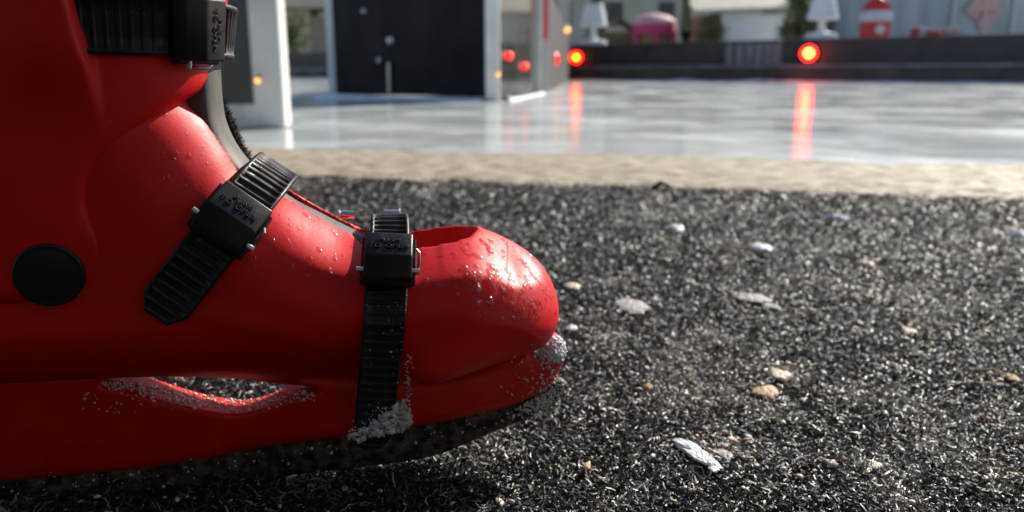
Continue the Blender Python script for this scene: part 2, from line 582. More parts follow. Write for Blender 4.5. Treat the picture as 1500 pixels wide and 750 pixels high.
pc = surf_pt(72, 403, W_CUFF_2D)
nn = Vector(surf_n(pc, W_CUFF_2D))
mt = Matrix.Translation(Vector(pc)) @ nn.to_track_quat('Z', 'Y').to_matrix().to_4x4()
bm = bmesh.new()
add_lathe(bm, [(.0111, -.004), (.0111, .0003), (.0109, .0007), (.0104, .0009), (.0099, .0009), (.0095, .00085), (.0092, .0009), (.006, .0016), (.003, .0018), (.0003, .0018)], mt, 56)
bm_obj('pivot_cap', bm, M['pivot'], skate, smooth=True)

# ---- straps
def surface_path(a, b, W2, d2, n=220):
    """near-side line from a to where it crosses the silhouette, in local 3-D"""
    a = np.array(a); b = np.array(b)
    dirv = (b - a)
    ts = np.linspace(0, 1.8, 1800)
    pts = a[None] + ts[:, None] * dirv[None]
    dd = sample2(d2, pts[:, 0], pts[:, 1])
    first = int(np.argmax(dd > .004))
    out_ = np.where((dd <= .0002) & (np.arange(len(ts)) > first))[0]
    end = out_[0] if len(out_) else len(ts) - 1
    tmax = ts[max(end, 5)]
    s = np.sin(np.linspace(0, math.pi / 2, n)) * tmax
    pts = a[None] + s[:, None] * dirv[None]
    w = sample2(W2, pts[:, 0], pts[:, 1])
    w[-1] = 0
    return np.stack([pts[:, 0], -w, pts[:, 1]], 1)


def resample(P, n):
    L = np.concatenate([[0], np.cumsum(np.linalg.norm(np.diff(P, axis=0), axis=1))])
    s = np.linspace(0, L[-1], n)
    return np.stack([np.interp(s, L, P[:, k]) for k in range(3)], 1), L[-1]


def make_strap(A, B, width, W2, d2, off0, off1, buckle_px, far=.35, tail=True, rib=.0009, thick=.0022, hang=None, pitch=.0036, flip=False):
    """A, B: 2-D points of the centre line (u,z); returns strap object"""
    A = np.array(A); B = np.array(B)
    dirv = (B - A) / np.linalg.norm(B - A)
    side = np.array([dirv[1], -dirv[0]])          # to the right of the direction
    Ps = []
    for sg in (-1, 0, 1):
        p = surface_path(A + side * width / 2 * sg, B + side * width / 2 * sg, W2, d2)
        if hang is not None:                       # below the widest point the strap hangs free
            k = int(np.argmax(-p[:, 1]))
            for i in range(k - 1, -1, -1):
                p[i, 1] = min(p[i, 1], p[i + 1, 1] + .25 * np.linalg.norm(p[i, [0, 2]] - p[i + 1, [0, 2]]))
        m = p[:-1][::-1].copy(); m[:, 1] *= -1
        m = m[: int(len(m) * .999)]
        full = np.concatenate([p, m])
        near_len = np.linalg.norm(np.diff(p, axis=0), axis=1).sum()
        full, L = resample(full, 900)
        nkeep = int(900 * near_len * (1 + far) / L)
        Ps.append(full[:min(nkeep, 900)])
    n = 420
    Ps = [resample(p, n)[0] for p in Ps]
    for it in range(14):
        for p in Ps:
            p[1:-1] = .25 * p[:-2] + .5 * p[1:-1] + .25 * p[2:]
    Lf, Mi, Rt = Ps
    T = np.gradient(Mi, axis=0); T /= np.linalg.norm(T, axis=1)[:, None]
    Bw = Rt - Lf; Bw /= np.linalg.norm(Bw, axis=1)[:, None]
    Nn = np.cross(Bw, T); Nn /= np.linalg.norm(Nn, axis=1)[:, None]
    C = (Lf + Rt) / 2
    lift = np.maximum(np.einsum('ij,ij->i', Mi - C, Nn), 0)
    s_ = np.linspace(0, 1, n)
    near_frac = 1 / (1 + far)
    off = off0 + (off1 - off0) * sstep(s_, near_frac * .45, near_frac)
    C = C + Nn * (lift + off)[:, None]
    for it in range(10):
        C[1:-1] = .25 * C[:-2] + .5 * C[1:-1] + .25 * C[2:]
    arc = np.concatenate([[0], np.cumsum(np.linalg.norm(np.diff(C, axis=0), axis=1))])
    wid = np.full(n, width)
    if tail: wid = width * (1 - .42 * (1 - sstep(arc, 0, .007)))
    ph = (arc / pitch) % 1.0
    tooth = rib * np.where(ph < .34, .70 + .3 * ph / .34, .0)   # plateau with narrow groove
    cols = [(-.5, 0), (-.5, 1), (-.46, 1.05), (-.42, 1.05), (-.40, 2), (-.2, 2), (0, 2), (.2, 2), (.40, 2), (.42, 1.05), (.46, 1.05), (.5, 1), (.5, 0)]
    k = len(cols)
    Vv = np.zeros((n, k, 3))
    for c, (x, kind) in enumerate(cols):
        hgt = 0 if kind == 0 else thick * .82 if kind == 1 else thick if kind == 1.05 else None
        hh = (thick * .55 + tooth) if hgt is None else np.full(n, hgt)
        Vv[:, c] = C + Bw * (wid * x)[:, None] + Nn * hh[:, None]
    idx = np.arange(n * k).reshape(n, k)
    q = []
    for c in range(k):
        c2 = (c + 1) % k
        q.append(np.stack([idx[:-1, c], idx[1:, c], idx[1:, c2], idx[:-1, c2]], 1))
    q = np.concatenate(q)
    cap0 = [[idx[0, c], idx[0, c + 1], idx[0, k - 2 - c], idx[0, k - 1 - c]] for c in range(k // 2)]
    cap1 = [[idx[-1, c + 1], idx[-1, c], idx[-1, k - 1 - c], idx[-1, k - 2 - c]] for c in range(k // 2)]
    q = np.concatenate([q, np.array(cap0), np.array(cap1)])
    V = Vv.reshape(-1, 3)
    st = np_mesh('strap', V, q, M['strap'], skate, smooth=False)
    bv_parts.append((V, q))
    # buckle frame
    Wd = O + Mi[:, :1] * EU + Mi[:, 1:2] * EV + Mi[:, 2:3] * np.array([0, 0, 1.])
    Wd = O + C[:, :1] * EU + C[:, 1:2] * EV + C[:, 2:3] * np.array([0, 0, 1.])
    r = Wd - CAM
    dep = r @ FWD
    X = 750 + F_PX * r[:, 0] / dep; Y = 375 - F_PX * (r @ UP) / dep
    i = int(np.argmin(np.hypot(X - buckle_px[0], Y - buckle_px[1]) + 1e3 * (np.arange(n) > n * near_frac)))
    t, b_, n_ = Vector(T[i]), Vector(Bw[i]), Vector(Nn[i])
    t = (t - n_ * t.dot(n_)).normalized(); b_ = t.cross(n_).normalized()
    fm = Matrix((b_, t, n_)).transposed().to_4x4(); fm.translation = Vector(C[i])
    return st, fm


def text_mesh(body, size, extrude):
    cu = bpy.data.curves.new('lettering', 'FONT')
    cu.body = body; cu.size = size; cu.extrude = extrude
    cu.align_x = 'CENTER'; cu.align_y = 'CENTER'; cu.space_line = .9; cu.space_character = 1.12
    cu.bevel_depth = size * .018
    o = bpy.data.objects.new('lettering', cu); COL.objects.link(o)
    bpy.context.view_layer.update()
    me = bpy.data.meshes.new_from_object(o.evaluated_get(bpy.context.evaluated_depsgraph_get()))
    bpy.data.objects.remove(o); bpy.data.curves.remove(cu)
    return me


def make_buckle(st, fm, bw, bl, hgt=.0085, tilt=0.0):
    """housing with a sloping lettered face, sprung steel axle, side clips"""
    fm = fm @ Matrix.Translation((0, -bl / 2, 0)) @ Matrix.Rotation(tilt, 4, 'X') @ Matrix.Translation((0, bl / 2, 0))
    bm = bmesh.new()
    prof = [(bl * .5, -.004 if tilt else .0005), (bl * .5, hgt * .66), (-bl * .04, hgt), (-bl * .40, hgt * .74), (-bl * .5, hgt * .48), (-bl * .5, .0005)]
    L = [bm.verts.new((-bw / 2, y, z)) for y, z in prof]
    R = [bm.verts.new((bw / 2, y, z)) for y, z in prof]
    bm.faces.new(L); bm.faces.new(R[::-1])
    for a in range(len(prof)):
        c = (a + 1) % len(prof)
        bm.faces.new((L[a], R[a], R[c], L[c]))
    bmesh.ops.bevel(bm, geom=list(bm.edges), offset=.0009, segments=3, affect='EDGES', profile=.5)
    # side cheeks
    for sx in (-1, 1):
        add_box(bm, (sx * (bw / 2 + .0004), -bl * .02, hgt * .28), (.0016, bl * .86, hgt * .5), bevel=.0005)
    bmesh.ops.transform(bm, matrix=fm, verts=bm.verts)
    o = bm_obj('buckle', bm, M['buckle'], st, smooth=True)
    o.data.set_sharp_from_angle(angle=.6)
    me = text_mesh('PUSH\nTO OPEN', .0031, .00010)
    y0, z0, y1, z1 = bl * .5, hgt * .66, -bl * .04, hgt
    ang = math.atan2(z0 - z1, y0 - y1)
    tm = fm @ Matrix.Translation((0, (y0 + y1) / 2, (z0 + z1) / 2 + .0003)) @ Matrix.Rotation(ang, 4, 'X')
    me.transform(tm)
    link_mesh('lettering', me, M['buckle'], st, smooth=False)
    bm = bmesh.new()
    add_cyl(bm, (-bw / 2 - .0026, -bl * .22, hgt * .42), (bw / 2 + .0026, -bl * .22, hgt * .42), .0012, seg=14)
    bmesh.ops.transform(bm, matrix=fm, verts=bm.verts)
    bm_obj('axle_pin', bm, M['metal'], st, smooth=True)
    bm = bmesh.new()
    add_tube(bm, [(bw / 2 + .0012, bl * .14, hgt * .78), (bw / 2 + .0022, bl * .08, hgt * .80), (bw / 2 + .0024, -bl * .06, hgt * .55), (bw / 2 + .0020, -bl * .16, hgt * .36)], .00055, 8)
    bmesh.ops.transform(bm, matrix=fm, verts=bm.verts)
    bm_obj('spring_clip', bm, M['metal'], st, smooth=True)
    return o


# surface for strap 2 & 3 runs over the tongue: silhouette of shell
near = -.04
def near_uz(px, py, W2):
    p = surf_pt(px, py, W2); return np.array([p[0], p[2]])


st1, f1 = make_strap(near_uz(97, 33, W_CUFF_BASE_2D), uz(322, 46), .0192, W_CUFF_BASE_2D, d_leg, .0006, .0022, (280, 48), far=.5, tail=False, rib=.0007)
make_buckle(st1, f1, .0212, .0205)
st2, f2 = make_strap(near_uz(231, 462, W_SHELL_2D), uz(388, 270), .0175, W_SHELL_2D, d_shell, .0008, .0050, (352, 337), far=.42)
make_buckle(st2, f2, .0192, .0215)
a3 = uz(545, 664, -.040); b3 = uz(571, 336)
st3, f3 = make_strap(a3, b3, .0150, W_SHELL_2D, d_shell, .0007, .0036, (582, 397), far=.32, hang='max')
make_buckle(st3, f3, .0172, .0205, tilt=.38)
# steel hinge rod of the toe strap on the far side of the instep
for x0, x1 in ((497, 519), (560, 585)):
    bm = bmesh.new()
    add_cyl(bm, loc3(x0 + 2, 314 - (x0 - 497) * .02, .016), loc3(x1, 315 - (x1 - 497) * .02, .016), .0017, seg=18)
    xe = x0 if x0 < 540 else x1
    c = loc3(xe, 315 - (xe - 497) * .02, .016)
    ring = [tuple(c + np.array([0, .0027 * math.cos(a), .0027 * math.sin(a) - .0008])) for a in np.linspace(0, 2 * math.pi, 20)]
    add_tube(bm, ring, .0006, 8)
    bm_obj('hinge_barrel', bm, M['metal'], st3, smooth=True)

# ---- BVH of the whole skate for scattering drops and frost
allV = np.concatenate([v for v, q in bv_parts]); off = 0; polys = []
for v, q in bv_parts:
    polys += (q + off).tolist(); off += len(v)
bvh = BVHTree.FromPolygons(allV.tolist(), polys)
bv_hold = BVHTree.FromPolygons(bv_parts[2][0].tolist(), bv_parts[2][1].tolist())
camL = Vector(((CAM - O) @ EU, (CAM - O) @ EV, CAM[2]))
def hit(px, py):
    d = ray(px, py)
    dl = Vector((d @ EU, d @ EV, d[2])).normalized()
    h_, n_, i_, dist = bvh.ray_cast(camL, dl)
    return (h_, n_) if h_ is not None else (None, None)


def on_holder(px, py):
    d = ray(px, py); dl = Vector((d @ EU, d @ EV, d[2])).normalized()
    a = bvh.ray_cast(camL, dl); b = bv_hold.ray_cast(camL, dl)
    return a[0] is not None and b[0] is not None and abs(a[3] - b[3]) < 1e-5


def ico(sub):
    bm = bmesh.new(); bmesh.ops.create_icosphere(bm, subdivisions=sub, radius=1)
    v = np.array([x.co[:] for x in bm.verts]); f = np.array([[q.index for q in x.verts] for x in bm.faces]); bm.free()
    return v, f
I1, J1 = ico(1); I2, J2 = ico(3)


def frame_of(n):
    n = np.array(n); a = np.array([0, 0, 1.]) if abs(n[2]) < .9 else np.array([1., 0, 0])
    x = np.cross(a, n); x /= np.linalg.norm(x); y = np.cross(n, x)
    return np.stack([x, y, n], 1)


def scatter(name, items, base, material, jitter, parent, smooth):
    """items: (point, normal, (sx,sy,sz), spin)"""
    bv, bf = base
    VV, FF = [], []
    for i, (p, n, s, spin) in enumerate(items):
        R = frame_of(n) @ np.array([[math.cos(spin), -math.sin(spin), 0], [math.sin(spin), math.cos(spin), 0], [0, 0, 1]])
        v = bv * (1 + rng.normal(0, jitter, (len(bv), 1))) * np.array(s)
        VV.append(v @ R.T + np.array(p)); FF.append(bf + i * len(bv))
    return np_mesh(name, np.concatenate(VV), np.concatenate(FF), material, parent, smooth)


# water drops
items = []
def drops(n, gen, rmin, rmax, flat=.5, elong=1.0, up=-1):
    k = 0; tries = 0
    while k < n and tries < n * 30:
        tries += 1
        px, py = gen()
        p, nn = hit(px, py)
        if p is None or nn.z < up: continue
        r = rmin + (rmax - rmin) * rng.random()**2.5
        e = rng.uniform(1, 1 + elong)
        items.append((p - nn * r * .12, nn, (r, r * e, r * flat), rng.uniform(-.5, .5)))
        k += 1
G = rng.normal
drops(110, lambda: (rng.uniform(660, 815), rng.uniform(335, 470)), .0003, .0014, .6, .5, .1)
drops(42, lambda: (G(725, 35), G(398, 22)), .0005, .0022, .5, .8)
drops(90, lambda: (rng.uniform(760, 817), rng.uniform(390, 470)), .0003, .0010, .5, 1)
drops(45, lambda: (rng.uniform(420, 540), rng.uniform(300, 420)), .0003, .0013, .45, .8)
drops(40, lambda: (rng.uniform(610, 700), rng.uniform(340, 440)), .0003, .0012, .45, 1)
drops(35, lambda: (rng.uniform(230, 365), rng.uniform(150, 330)), .0003, .0010, .45, .8)
drops(50, lambda: (rng.uniform(0, 800), rng.uniform(120, 540)), .0002, .0006, .5, .8)
drops(26, lambda: (rng.uniform(535, 615), rng.uniform(350, 430)), .0003, .0008, .5, .3)
drops(40, lambda: (rng.uniform(320, 430), rng.uniform(240, 400)), .0003, .0009, .5, .5)
drops(24, lambda: (rng.uniform(140, 335), rng.uniform(5, 120)), .0003, .0008, .5, .5)
drops(1, lambda: (776, 507), .0016, .0017, .8, .1)
tag(scatter('water_drops', items, (I2, J2), M['drop'], .0, skate, True), kind='stuff')
# merged water film ridges on the toe
def streak(pts, r):
    P = []
    for px, py in pts:
        p, n_ = hit(px, py)
        if p is None: return
        P.append(p)
    add_tube(bm, P, [r * rng.uniform(.6, 1.2) for _ in P], 8)
bm = bmesh.new()
for pts, r in (([(743, 355), (744, 368), (744, 380), (742, 392)], .0005), ([(668, 352), (674, 362), (682, 372), (690, 376)], .00035), ([(735, 408), (728, 416), (720, 425)], .0004), ([(703, 350), (712, 358), (718, 366), (716, 374)], .0007), ([(745, 408), (744, 420), (742, 432)], .0005), ([(776, 400), (784, 408), (792, 416)], .0005)):
    streak(pts, r)
bm_obj('water_runs', bm, M['drop'], skate, smooth=True)

# frost and ice crystals
items = []
def frost(n, gen, rmin, rmax, flat=.8, ok=None):
    k = 0; tries = 0
    while k < n and tries < n * 20:
        tries += 1
        px, py = gen()
        p, nn = hit(px, py)
        if p is None or (ok and not ok(px, py)): continue
        r = rmin + (rmax - rmin) * rng.random()**1.8
        items.append((p + nn * r * .3, (nn + Vector(G(0, .4, 3))).normalized(), (r * rng.uniform(.7, 1.4), r * rng.uniform(.6, 1.1), r * flat * rng.uniform(.6, 1.2)), rng.uniform(0, 6)))
        k += 1
frost(300, lambda: (rng.uniform(510, 600), rng.uniform(584, 645)), .0006, .0018, .5, lambda x, y: y > 645 - (x - 500) * .60 + G(0, 4) and y < 650 - (x - 510) * .25)
frost(260, lambda: (rng.uniform(510, 600), rng.uniform(584, 645)), .0002, .0007, .9, lambda x, y: y > 640 - (x - 500) * .62 + G(0, 8) and y < 652 - (x - 510) * .25)
frost(40, lambda: (G(598, 3), rng.uniform(520, 612)), .0003, .0008)
frost(60, lambda: (rng.uniform(535, 600), rng.uniform(430, 640)), .0002, .0005)
frost(420, lambda: (rng.uniform(782, 830), rng.uniform(494, 530)), .0004, .0012, .9, lambda x, y: y < 514 + (x - 785) * .42 + G(0, 5) and on_holder(x, y))
frost(230, lambda: (829 - abs(G(0, 34)), rng.uniform(515, 595)), .0002, .0008, .5)
frost(300, lambda: (828 - abs(G(0, 60)), G(588, 14)), .0002, .0009, .5, lambda x, y: y > 575 - (x - 800) * .5)
def band():
    x = rng.uniform(0, 720); return x, np.interp(x, [0, 110, 250, 400, 520, 640, 720], [715, 708, 694, 668, 652, 632, 612]) + G(0, 9)
frost(140, band, .0002, .0006, .25)
def lip():
    x = rng.uniform(150, 460); return x, np.interp(x, [150, 180, 240, 300, 345, 390, 430, 465], [562, 566, 577, 587, 592, 588, 580, 577]) + G(0, 5)
frost(480, lip, .0003, .0009, .6, on_holder)
frost(40, lambda: (rng.uniform(120, 300), rng.uniform(570, 605)), .0002, .0006, .5)
tag(scatter('frost', items, (I1, J1), M['ice_bit'], .27, skate, False), kind='stuff')

# ================================================================== GROUND
# big ground sheet far beyond the rink
M['yard'] = noisy(mat('paving', rough=.8), (.16, .15, .14), (.24, .23, .21), 1.5, 5)
bm = bmesh.new()
bmesh.ops.create_grid(bm, x_segments=1, y_segments=1, size=700)
bmesh.ops.translate(bm, vec=(0, 0, -.03), verts=bm.verts)
tag(bm_obj('ground', bm, M['yard']), kind='structure')

gl, gr = ground(350, 256), ground(1500, 296)          # near edge of the sill
il, ir = ground(350, 217), ground(1500, 247)          # near edge of the ice
dn = (gr - gl) / (gr[0] - gl[0]); di = (ir - il) / (ir[0] - il[0])
yn = lambda x: gl[1] + dn[1] * (x - gl[0])
yi = lambda x: il[1] + di[1] * (x - il[0])

M['mat_base'] = noisy(mat('black_mat_backing', rough=.8, spec=.2), (.006, .006, .007), (.016, .016, .016), 300, 4)
bm = bmesh.new()
for x, y in ((-4, -3), (4, -3), (4, yn(4)), (-4, yn(-4))):
    bm.verts.new((x, y, 0))
bm.faces.new(bm.verts)
tag(bm_obj('mat_floor', bm, M['mat_base']), kind='structure')

# ---- turf fibres of the mat (one uncountable object)
def fibre_material():
    m = mat('mat_fibre', rough=.41, spec=.42)
    N, L = m.node_tree.nodes, m.node_tree.links
    a = N.new('ShaderNodeAttribute'); a.attribute_name = 'tint'
    L.new(a.outputs['Color'], N['Principled BSDF'].inputs['Base Color'])
    return m
M['fibre'] = fibre_material()


PATCH = [(925, 452, .022), (1105, 442, .035), (1150, 470, .022), (960, 325, .09), (1040, 310, .06), (1400, 350, .05), (1145, 552, .014), (880, 505, .015), (1000, 560, .02), (1330, 430, .03), (1060, 668, .012), (900, 420, .02)]
def clump(x, y):
    """0..1 frost / dirt lying in the pile"""
    f = fbm(x * 9, y * 9, 3, 4) * .6 + fbm(x * 45, y * 45, 11, 3) * .5
    for px, py, r_ in PATCH:
        c = ground(px, py)
        f = f + .22 * np.exp(-((x - c[0])**2 + (y - c[1])**2) / r_**2)
    return f


N_NEAR, N_FAR = 250000, 420000
yv = np.concatenate([np.sqrt(rng.uniform(.20**2, .5**2, N_NEAR)), .5 * np.exp(rng.random(N_FAR) * math.log(1.62 / .5))])
xv = rng.uniform(-1, 1, len(yv)) * (.70 * yv + .06)
keep = yv < yn(xv) + rng.normal(0, .012, len(yv))
xv, yv = xv[keep], yv[keep]
n = len(xv)
sc = np.maximum(1, yv / .5)**.75
Lg = rng.uniform(.0022, .0060, n) * sc**.8
wd = rng.uniform(.00018, .00042, n) * sc
az = rng.uniform(0, 2 * math.pi, n)
el = np.radians(np.abs(rng.normal(14, 20, n)))
el2 = el + rng.normal(-.5, .5, n)
hgt = rng.uniform(.0006, .0042, n)
d1 = np.stack([np.cos(az) * np.cos(el), np.sin(az) * np.cos(el), np.sin(el)], 1)
az2 = az + rng.normal(0, .6, n)
d2_ = np.stack([np.cos(az2) * np.cos(el2), np.sin(az2) * np.cos(el2), np.sin(el2)], 1)
p0 = np.stack([xv, yv, hgt], 1); p1 = p0 + d1 * (Lg / 2)[:, None]; p2 = p1 + d2_ * (Lg / 2)[:, None]
p1[:, 2] = np.maximum(p1[:, 2], .0004); p2[:, 2] = np.maximum(p2[:, 2], .0004)
roll = rng.normal(0, .7, n)
sd = np.stack([-np.sin(az) * np.cos(roll), np.cos(az) * np.cos(roll), np.sin(roll)], 1) * wd[:, None]
Vf = np.stack([p0 - sd * .8, p0 + sd * .8, p1 - sd, p1 + sd, p2 - sd * .45, p2 + sd * .45], 1).reshape(-1, 3)
bi = np.arange(n)[:, None] * 6
Qf = np.concatenate([bi + np.array([[0, 1, 3, 2]]), bi + np.array([[2, 3, 5, 4]])])
fib = np_mesh('mat_fibres', Vf, Qf, M['fibre'], None, smooth=True)
cl = clump(xv, yv)
frost_amt = sstep(cl, .53, .70)
base = .007 + .016 * rng.random(n)
u = rng.random(n)
grey = u < (.19 + .55 * frost_amt)
base = np.where(grey, rng.uniform(.05, .34, n) + .16 * frost_amt * rng.random(n), base)
warm = rng.random(n)
col = np.stack([base * (1.02 + .12 * warm * grey), base * (1.0 + .02 * warm * grey), base * (.94 - .14 * warm * grey), np.ones(n)], 1).astype(np.float32)
at_ = fib.data.attributes.new('tint', 'FLOAT_COLOR', 'POINT')
at_.data.foreach_set('color', np.repeat(col, 6, axis=0).ravel())
tag(fib, kind='stuff')

# ---- grit and ice crumbs scattered in the mat
def crumbs(name, n, rmin, rmax, cols, flat):
    yy = np.sqrt(rng.uniform(.21**2, 1.45**2, n)) * rng.uniform(.55, 1, n)
    yy = np.maximum(yy, .21)
    xx = rng.uniform(-1, 1, n) * (.70 * yy + .06)
    for px, py, r_ in PATCH:
        c = ground(px, py); k = int(70 + 500 * r_)
        xx = np.concatenate([xx, rng.normal(c[0], r_ * .7, k)]); yy = np.concatenate([yy, rng.normal(c[1], r_ * .7, k)])
    n = len(xx)
    ok = yy < yn(xx)
    xx, yy = xx[ok], yy[ok]; n = len(xx)
    r = (rmin + (rmax - rmin) * rng.random(n)**2.2) * np.maximum(1, yy / .8)
    VV, FF = [], []
    for i in range(n):
        v = I1 * (1 + rng.normal(0, .22, (len(I1), 1))) * np.array([r[i] * rng.uniform(.7, 1.5), r[i] * rng.uniform(.6, 1), r[i] * flat * rng.uniform(.6, 1.2)])
        a = rng.uniform(0, 6.28); c, s = math.cos(a), math.sin(a); tl = rng.normal(0, .35); ct, st_ = math.cos(tl), math.sin(tl)
        R = np.array([[c, -s, 0], [s, c, 0], [0, 0, 1]]) @ np.array([[1, 0, 0], [0, ct, -st_], [0, st_, ct]])
        VV.append(v @ R.T + np.array([xx[i], yy[i], rng.uniform(.0036, .0058) + r[i] * flat * .4])); FF.append(J1 + i * len(I1))
    o = np_mesh(name, np.concatenate(VV), np.concatenate(FF), M['crumb'], None, smooth=False)
    pick = rng.integers(0, len(cols), n)
    c = np.array(cols)[pick] * rng.uniform(.7, 1.1, (n, 1))
    c = np.concatenate([c, np.ones((n, 1))], 1).astype(np.float32)
    a_ = o.data.attributes.new('tint', 'FLOAT_COLOR', 'POINT')
    a_.data.foreach_set('color', np.repeat(c, len(I1), axis=0).ravel())
    return tag(o, kind='stuff')
M['crumb'] = fibre_material(); M['crumb'].name = 'crumb'
M['crumb'].node_tree.nodes['Principled BSDF'].inputs['Roughness'].default_value = .6
TAN = (.42, .30, .18); CREAM = (.58, .50, .38); ICEW = (.62, .63, .62); GREYC = (.30, .29, .27)
crumbs('grit', 11000, .00035, .0017, [CREAM, ICEW, GREYC, TAN, ICEW, ICEW], .55)

# ---- larger chips one can point at
M['icechip'] = noisy(mat('white_ice', rough=.4), (.62, .63, .64), (.82, .83, .83), 250, 5, bump=.6, bscale=700, bdist=.001)
M['tanchip'] = noisy(mat('tan_wood', rough=.7), (.46, .30, .16), (.62, .46, .28), 300, 5, bump=.5, bscale=900, bdist=.0005)
M['creamchip'] = noisy(mat('cream_chip', rough=.6), (.55, .46, .33), (.72, .64, .50), 250, 5, bump=.5, bscale=800, bdist=.0005)
M['stonechip'] = noisy(mat('grey_ice_slush', rough=.6), (.24, .23, .215), (.42, .40, .38), 250, 5, bump=.6, bscale=700, bdist=.001)


def chip(name, cat, label, px, py, wpx, hpx, ang, m, thick=.35, group=None, nseg=28, rough_=.13):
    c = ground(px, py, .004)
    k = np.linalg.norm(c - CAM) / F_PX
    L = wpx * k / 2
    fs = max(.30, (CAM[2]) / np.linalg.norm(c - CAM))         # foreshortening of the ground
    S = min(hpx * k / 2 / fs, L * 1.6)
    bm = bmesh.new()
    t = min(L, S) * thick
    # flat irregular flake: outline rings, shrunken towards the top
    ph_ = rng.uniform(0, 6.28, 6); am_ = rng.normal(0, rough_, 6) / np.array([1.2, 1.4, 1.6, 2, 2.4, 3])
    out = [1 + sum(am_[h] * math.sin((h + 2) * 2 * math.pi * i / nseg + ph_[h]) for h in range(6)) + rng.normal(0, .04) for i in range(nseg)]
    rings = []
    for zz, sc_ in ((-.4, .85), (.0, 1.0), (.55, .9), (.9, .62), (1.0, .28)):
        ring = []
        for i in range(nseg):
            a = 2 * math.pi * i / nseg
            rr = out[i] * sc_ * (1 + rng.normal(0, .05))
            ring.append(bm.verts.new((math.cos(a) * rr * L, math.sin(a) * rr * S, zz * t + rng.normal(0, .10) * t)))
        rings.append(ring)
    for a, b in zip(rings, rings[1:]):
        for i in range(nseg):
            bm.faces.new((a[i], a[(i + 1) % nseg], b[(i + 1) % nseg], b[i]))
    bm.faces.new(rings[0][::-1]); bm.faces.new(rings[-1])
    o = bm_obj(name, bm, m, None, smooth=False)
    o.location = (c[0], c[1], .0045)
    o.rotation_euler = (rng.normal(0, .06), rng.normal(0, .06), ang)
    return tag(o, label, cat, group)


chip('ice_chip', 'ice chip', 'long white ice chip lying slantwise on the mat near the bottom edge', 1018, 664, 100, 13, -1.2, M['icechip'], .3, rough_=.06)
chip('ice_chip', 'ice chip', 'small flat white ice flake just right of the long slanted chip', 1046, 689, 15, 9, -.3, M['icechip'])
chip('ice_chip', 'ice chip', 'greyish ice crumb above the small flake, right of the long chip', 1062, 667, 22, 12, .2, M['stonechip'], .15)
chip('wood_chip', 'wood chip', 'tan wood chip with ragged edges in the middle of the mat', 1121, 576, 32, 17, .25, M['tanchip'], .3, rough_=.25)
chip('ice_chip', 'ice chip', 'cream crumb of ice just above the tan ragged wood chip', 1143, 551, 28, 14, -.2, M['creamchip'], .35, rough_=.12)
chip('wood_chip', 'wood chip', 'upright narrow tan splinter on the mat below the skate toe', 860, 684, 12, 28, -.2, M['tanchip'], .3)
chip('pebble', 'pebble', 'rounded tan pebble alone on the mat right of the long white ice chip', 1218, 681, 13, 10, .2, M['creamchip'], .6, rough_=.06)
chip('slush_lump', 'slush lump', 'broad pale grey slush lump on the mat right of the skate toe', 925, 449, 46, 32, .1, M['stonechip'], .13, rough_=.15)
chip('ice_chip', 'ice chip', 'bright white ice chip in the blurred middle distance of the mat', 1115, 365, 31, 13, .1, M['icechip'], .4)
chip('wood_chip', 'wood chip', 'tan chip close to the right of the red toe cap', 839, 421, 22, 11, .1, M['creamchip'], .4)
chip('pebble', 'pebble', 'half white half tan pebble in the blurred right part of the mat', 1268, 388, 19, 18, .1, M['creamchip'], .5, rough_=.1)
chip('ice_chip', 'ice chip', 'white ice chip cut by the right edge of the photo', 1497, 347, 22, 14, 0, M['icechip'], .5)
chip('slush_lump', 'slush lump', 'pale grey slush lump in the centre of the mat, right of the broader one', 1100, 437, 42, 26, .4, M['stonechip'], .12, rough_=.15)
chip('slush_lump', 'slush lump', 'small pinkish grey slush lump beside the central pale one', 1130, 449, 20, 13, .4, M['stonechip'], .15)
chip('ice_chip', 'ice chip', 'white ice bit far back on the mat at right, near the sandy sill', 1228, 322, 24, 9, .1, M['icechip'], .5)
chip('ice_chip', 'ice chip', 'white ice bit far back left of centre on the mat', 991, 336, 20, 10, .1, M['icechip'], .5)
chip('wood_chip', 'wood chip', 'cream chip on the mat at the right, above the tan pebble', 1331, 487, 18, 9, -.3, M['creamchip'], .4)
chip('wood_chip', 'wood chip', 'small tan chip at far right of the mat on the thin stalk', 1484, 556, 15, 10, 0, M['tanchip'], .4)
chip('ice_chip', 'ice chip', 'thin bent white sliver of ice upright right of the long chip', 1096, 640, 8, 36, .15, M['icechip'], .4)
chip('pebble', 'pebble', 'small tan crumb left of the ragged tan wood chip', 950, 568, 12, 9, .2, M['tanchip'], .5)
chip('ice_chip', 'ice chip', 'white crumb just below the toe nose of the skate', 838, 483, 15, 15, .2, M['icechip'], .6)
chip('wood_chip', 'wood chip', 'cream flake on the mat straight below the small tan pebble', 1282, 684, 15, 10, -.6, M['creamchip'], .4)
chip('wood_chip', 'wood chip', 'cream crumb on the dark mat under the skate sole, at the bottom edge', 732, 737, 12, 10, .2, M['creamchip'], .5)
# thin dry stalk at the right
bm = bmesh.new()
a, b = ground(1420, 541, .006), ground(1490, 557, .005)
add_tube(bm, [tuple(a), tuple((a + b) / 2 + np.array([.003, .004, .002])), tuple(b)], .0004, 6)
tag(bm_obj('dry_stalk', bm, M['tanchip']), 'thin tan stalk lying on the mat at the right edge', 'stalk')
bm = bmesh.new()
a, b = ground(955, 276, .006), ground(982, 271, .010)
add_tube(bm, [tuple(a), tuple((a + b) / 2 + np.array([0, 0, .006])), tuple(b)], [.003, .004, .002], 8)
tag(bm_obj('rubber_scrap', bm, M['strap']), 'small black bent scrap at the far edge of the mat by the sandy sill', 'scrap')
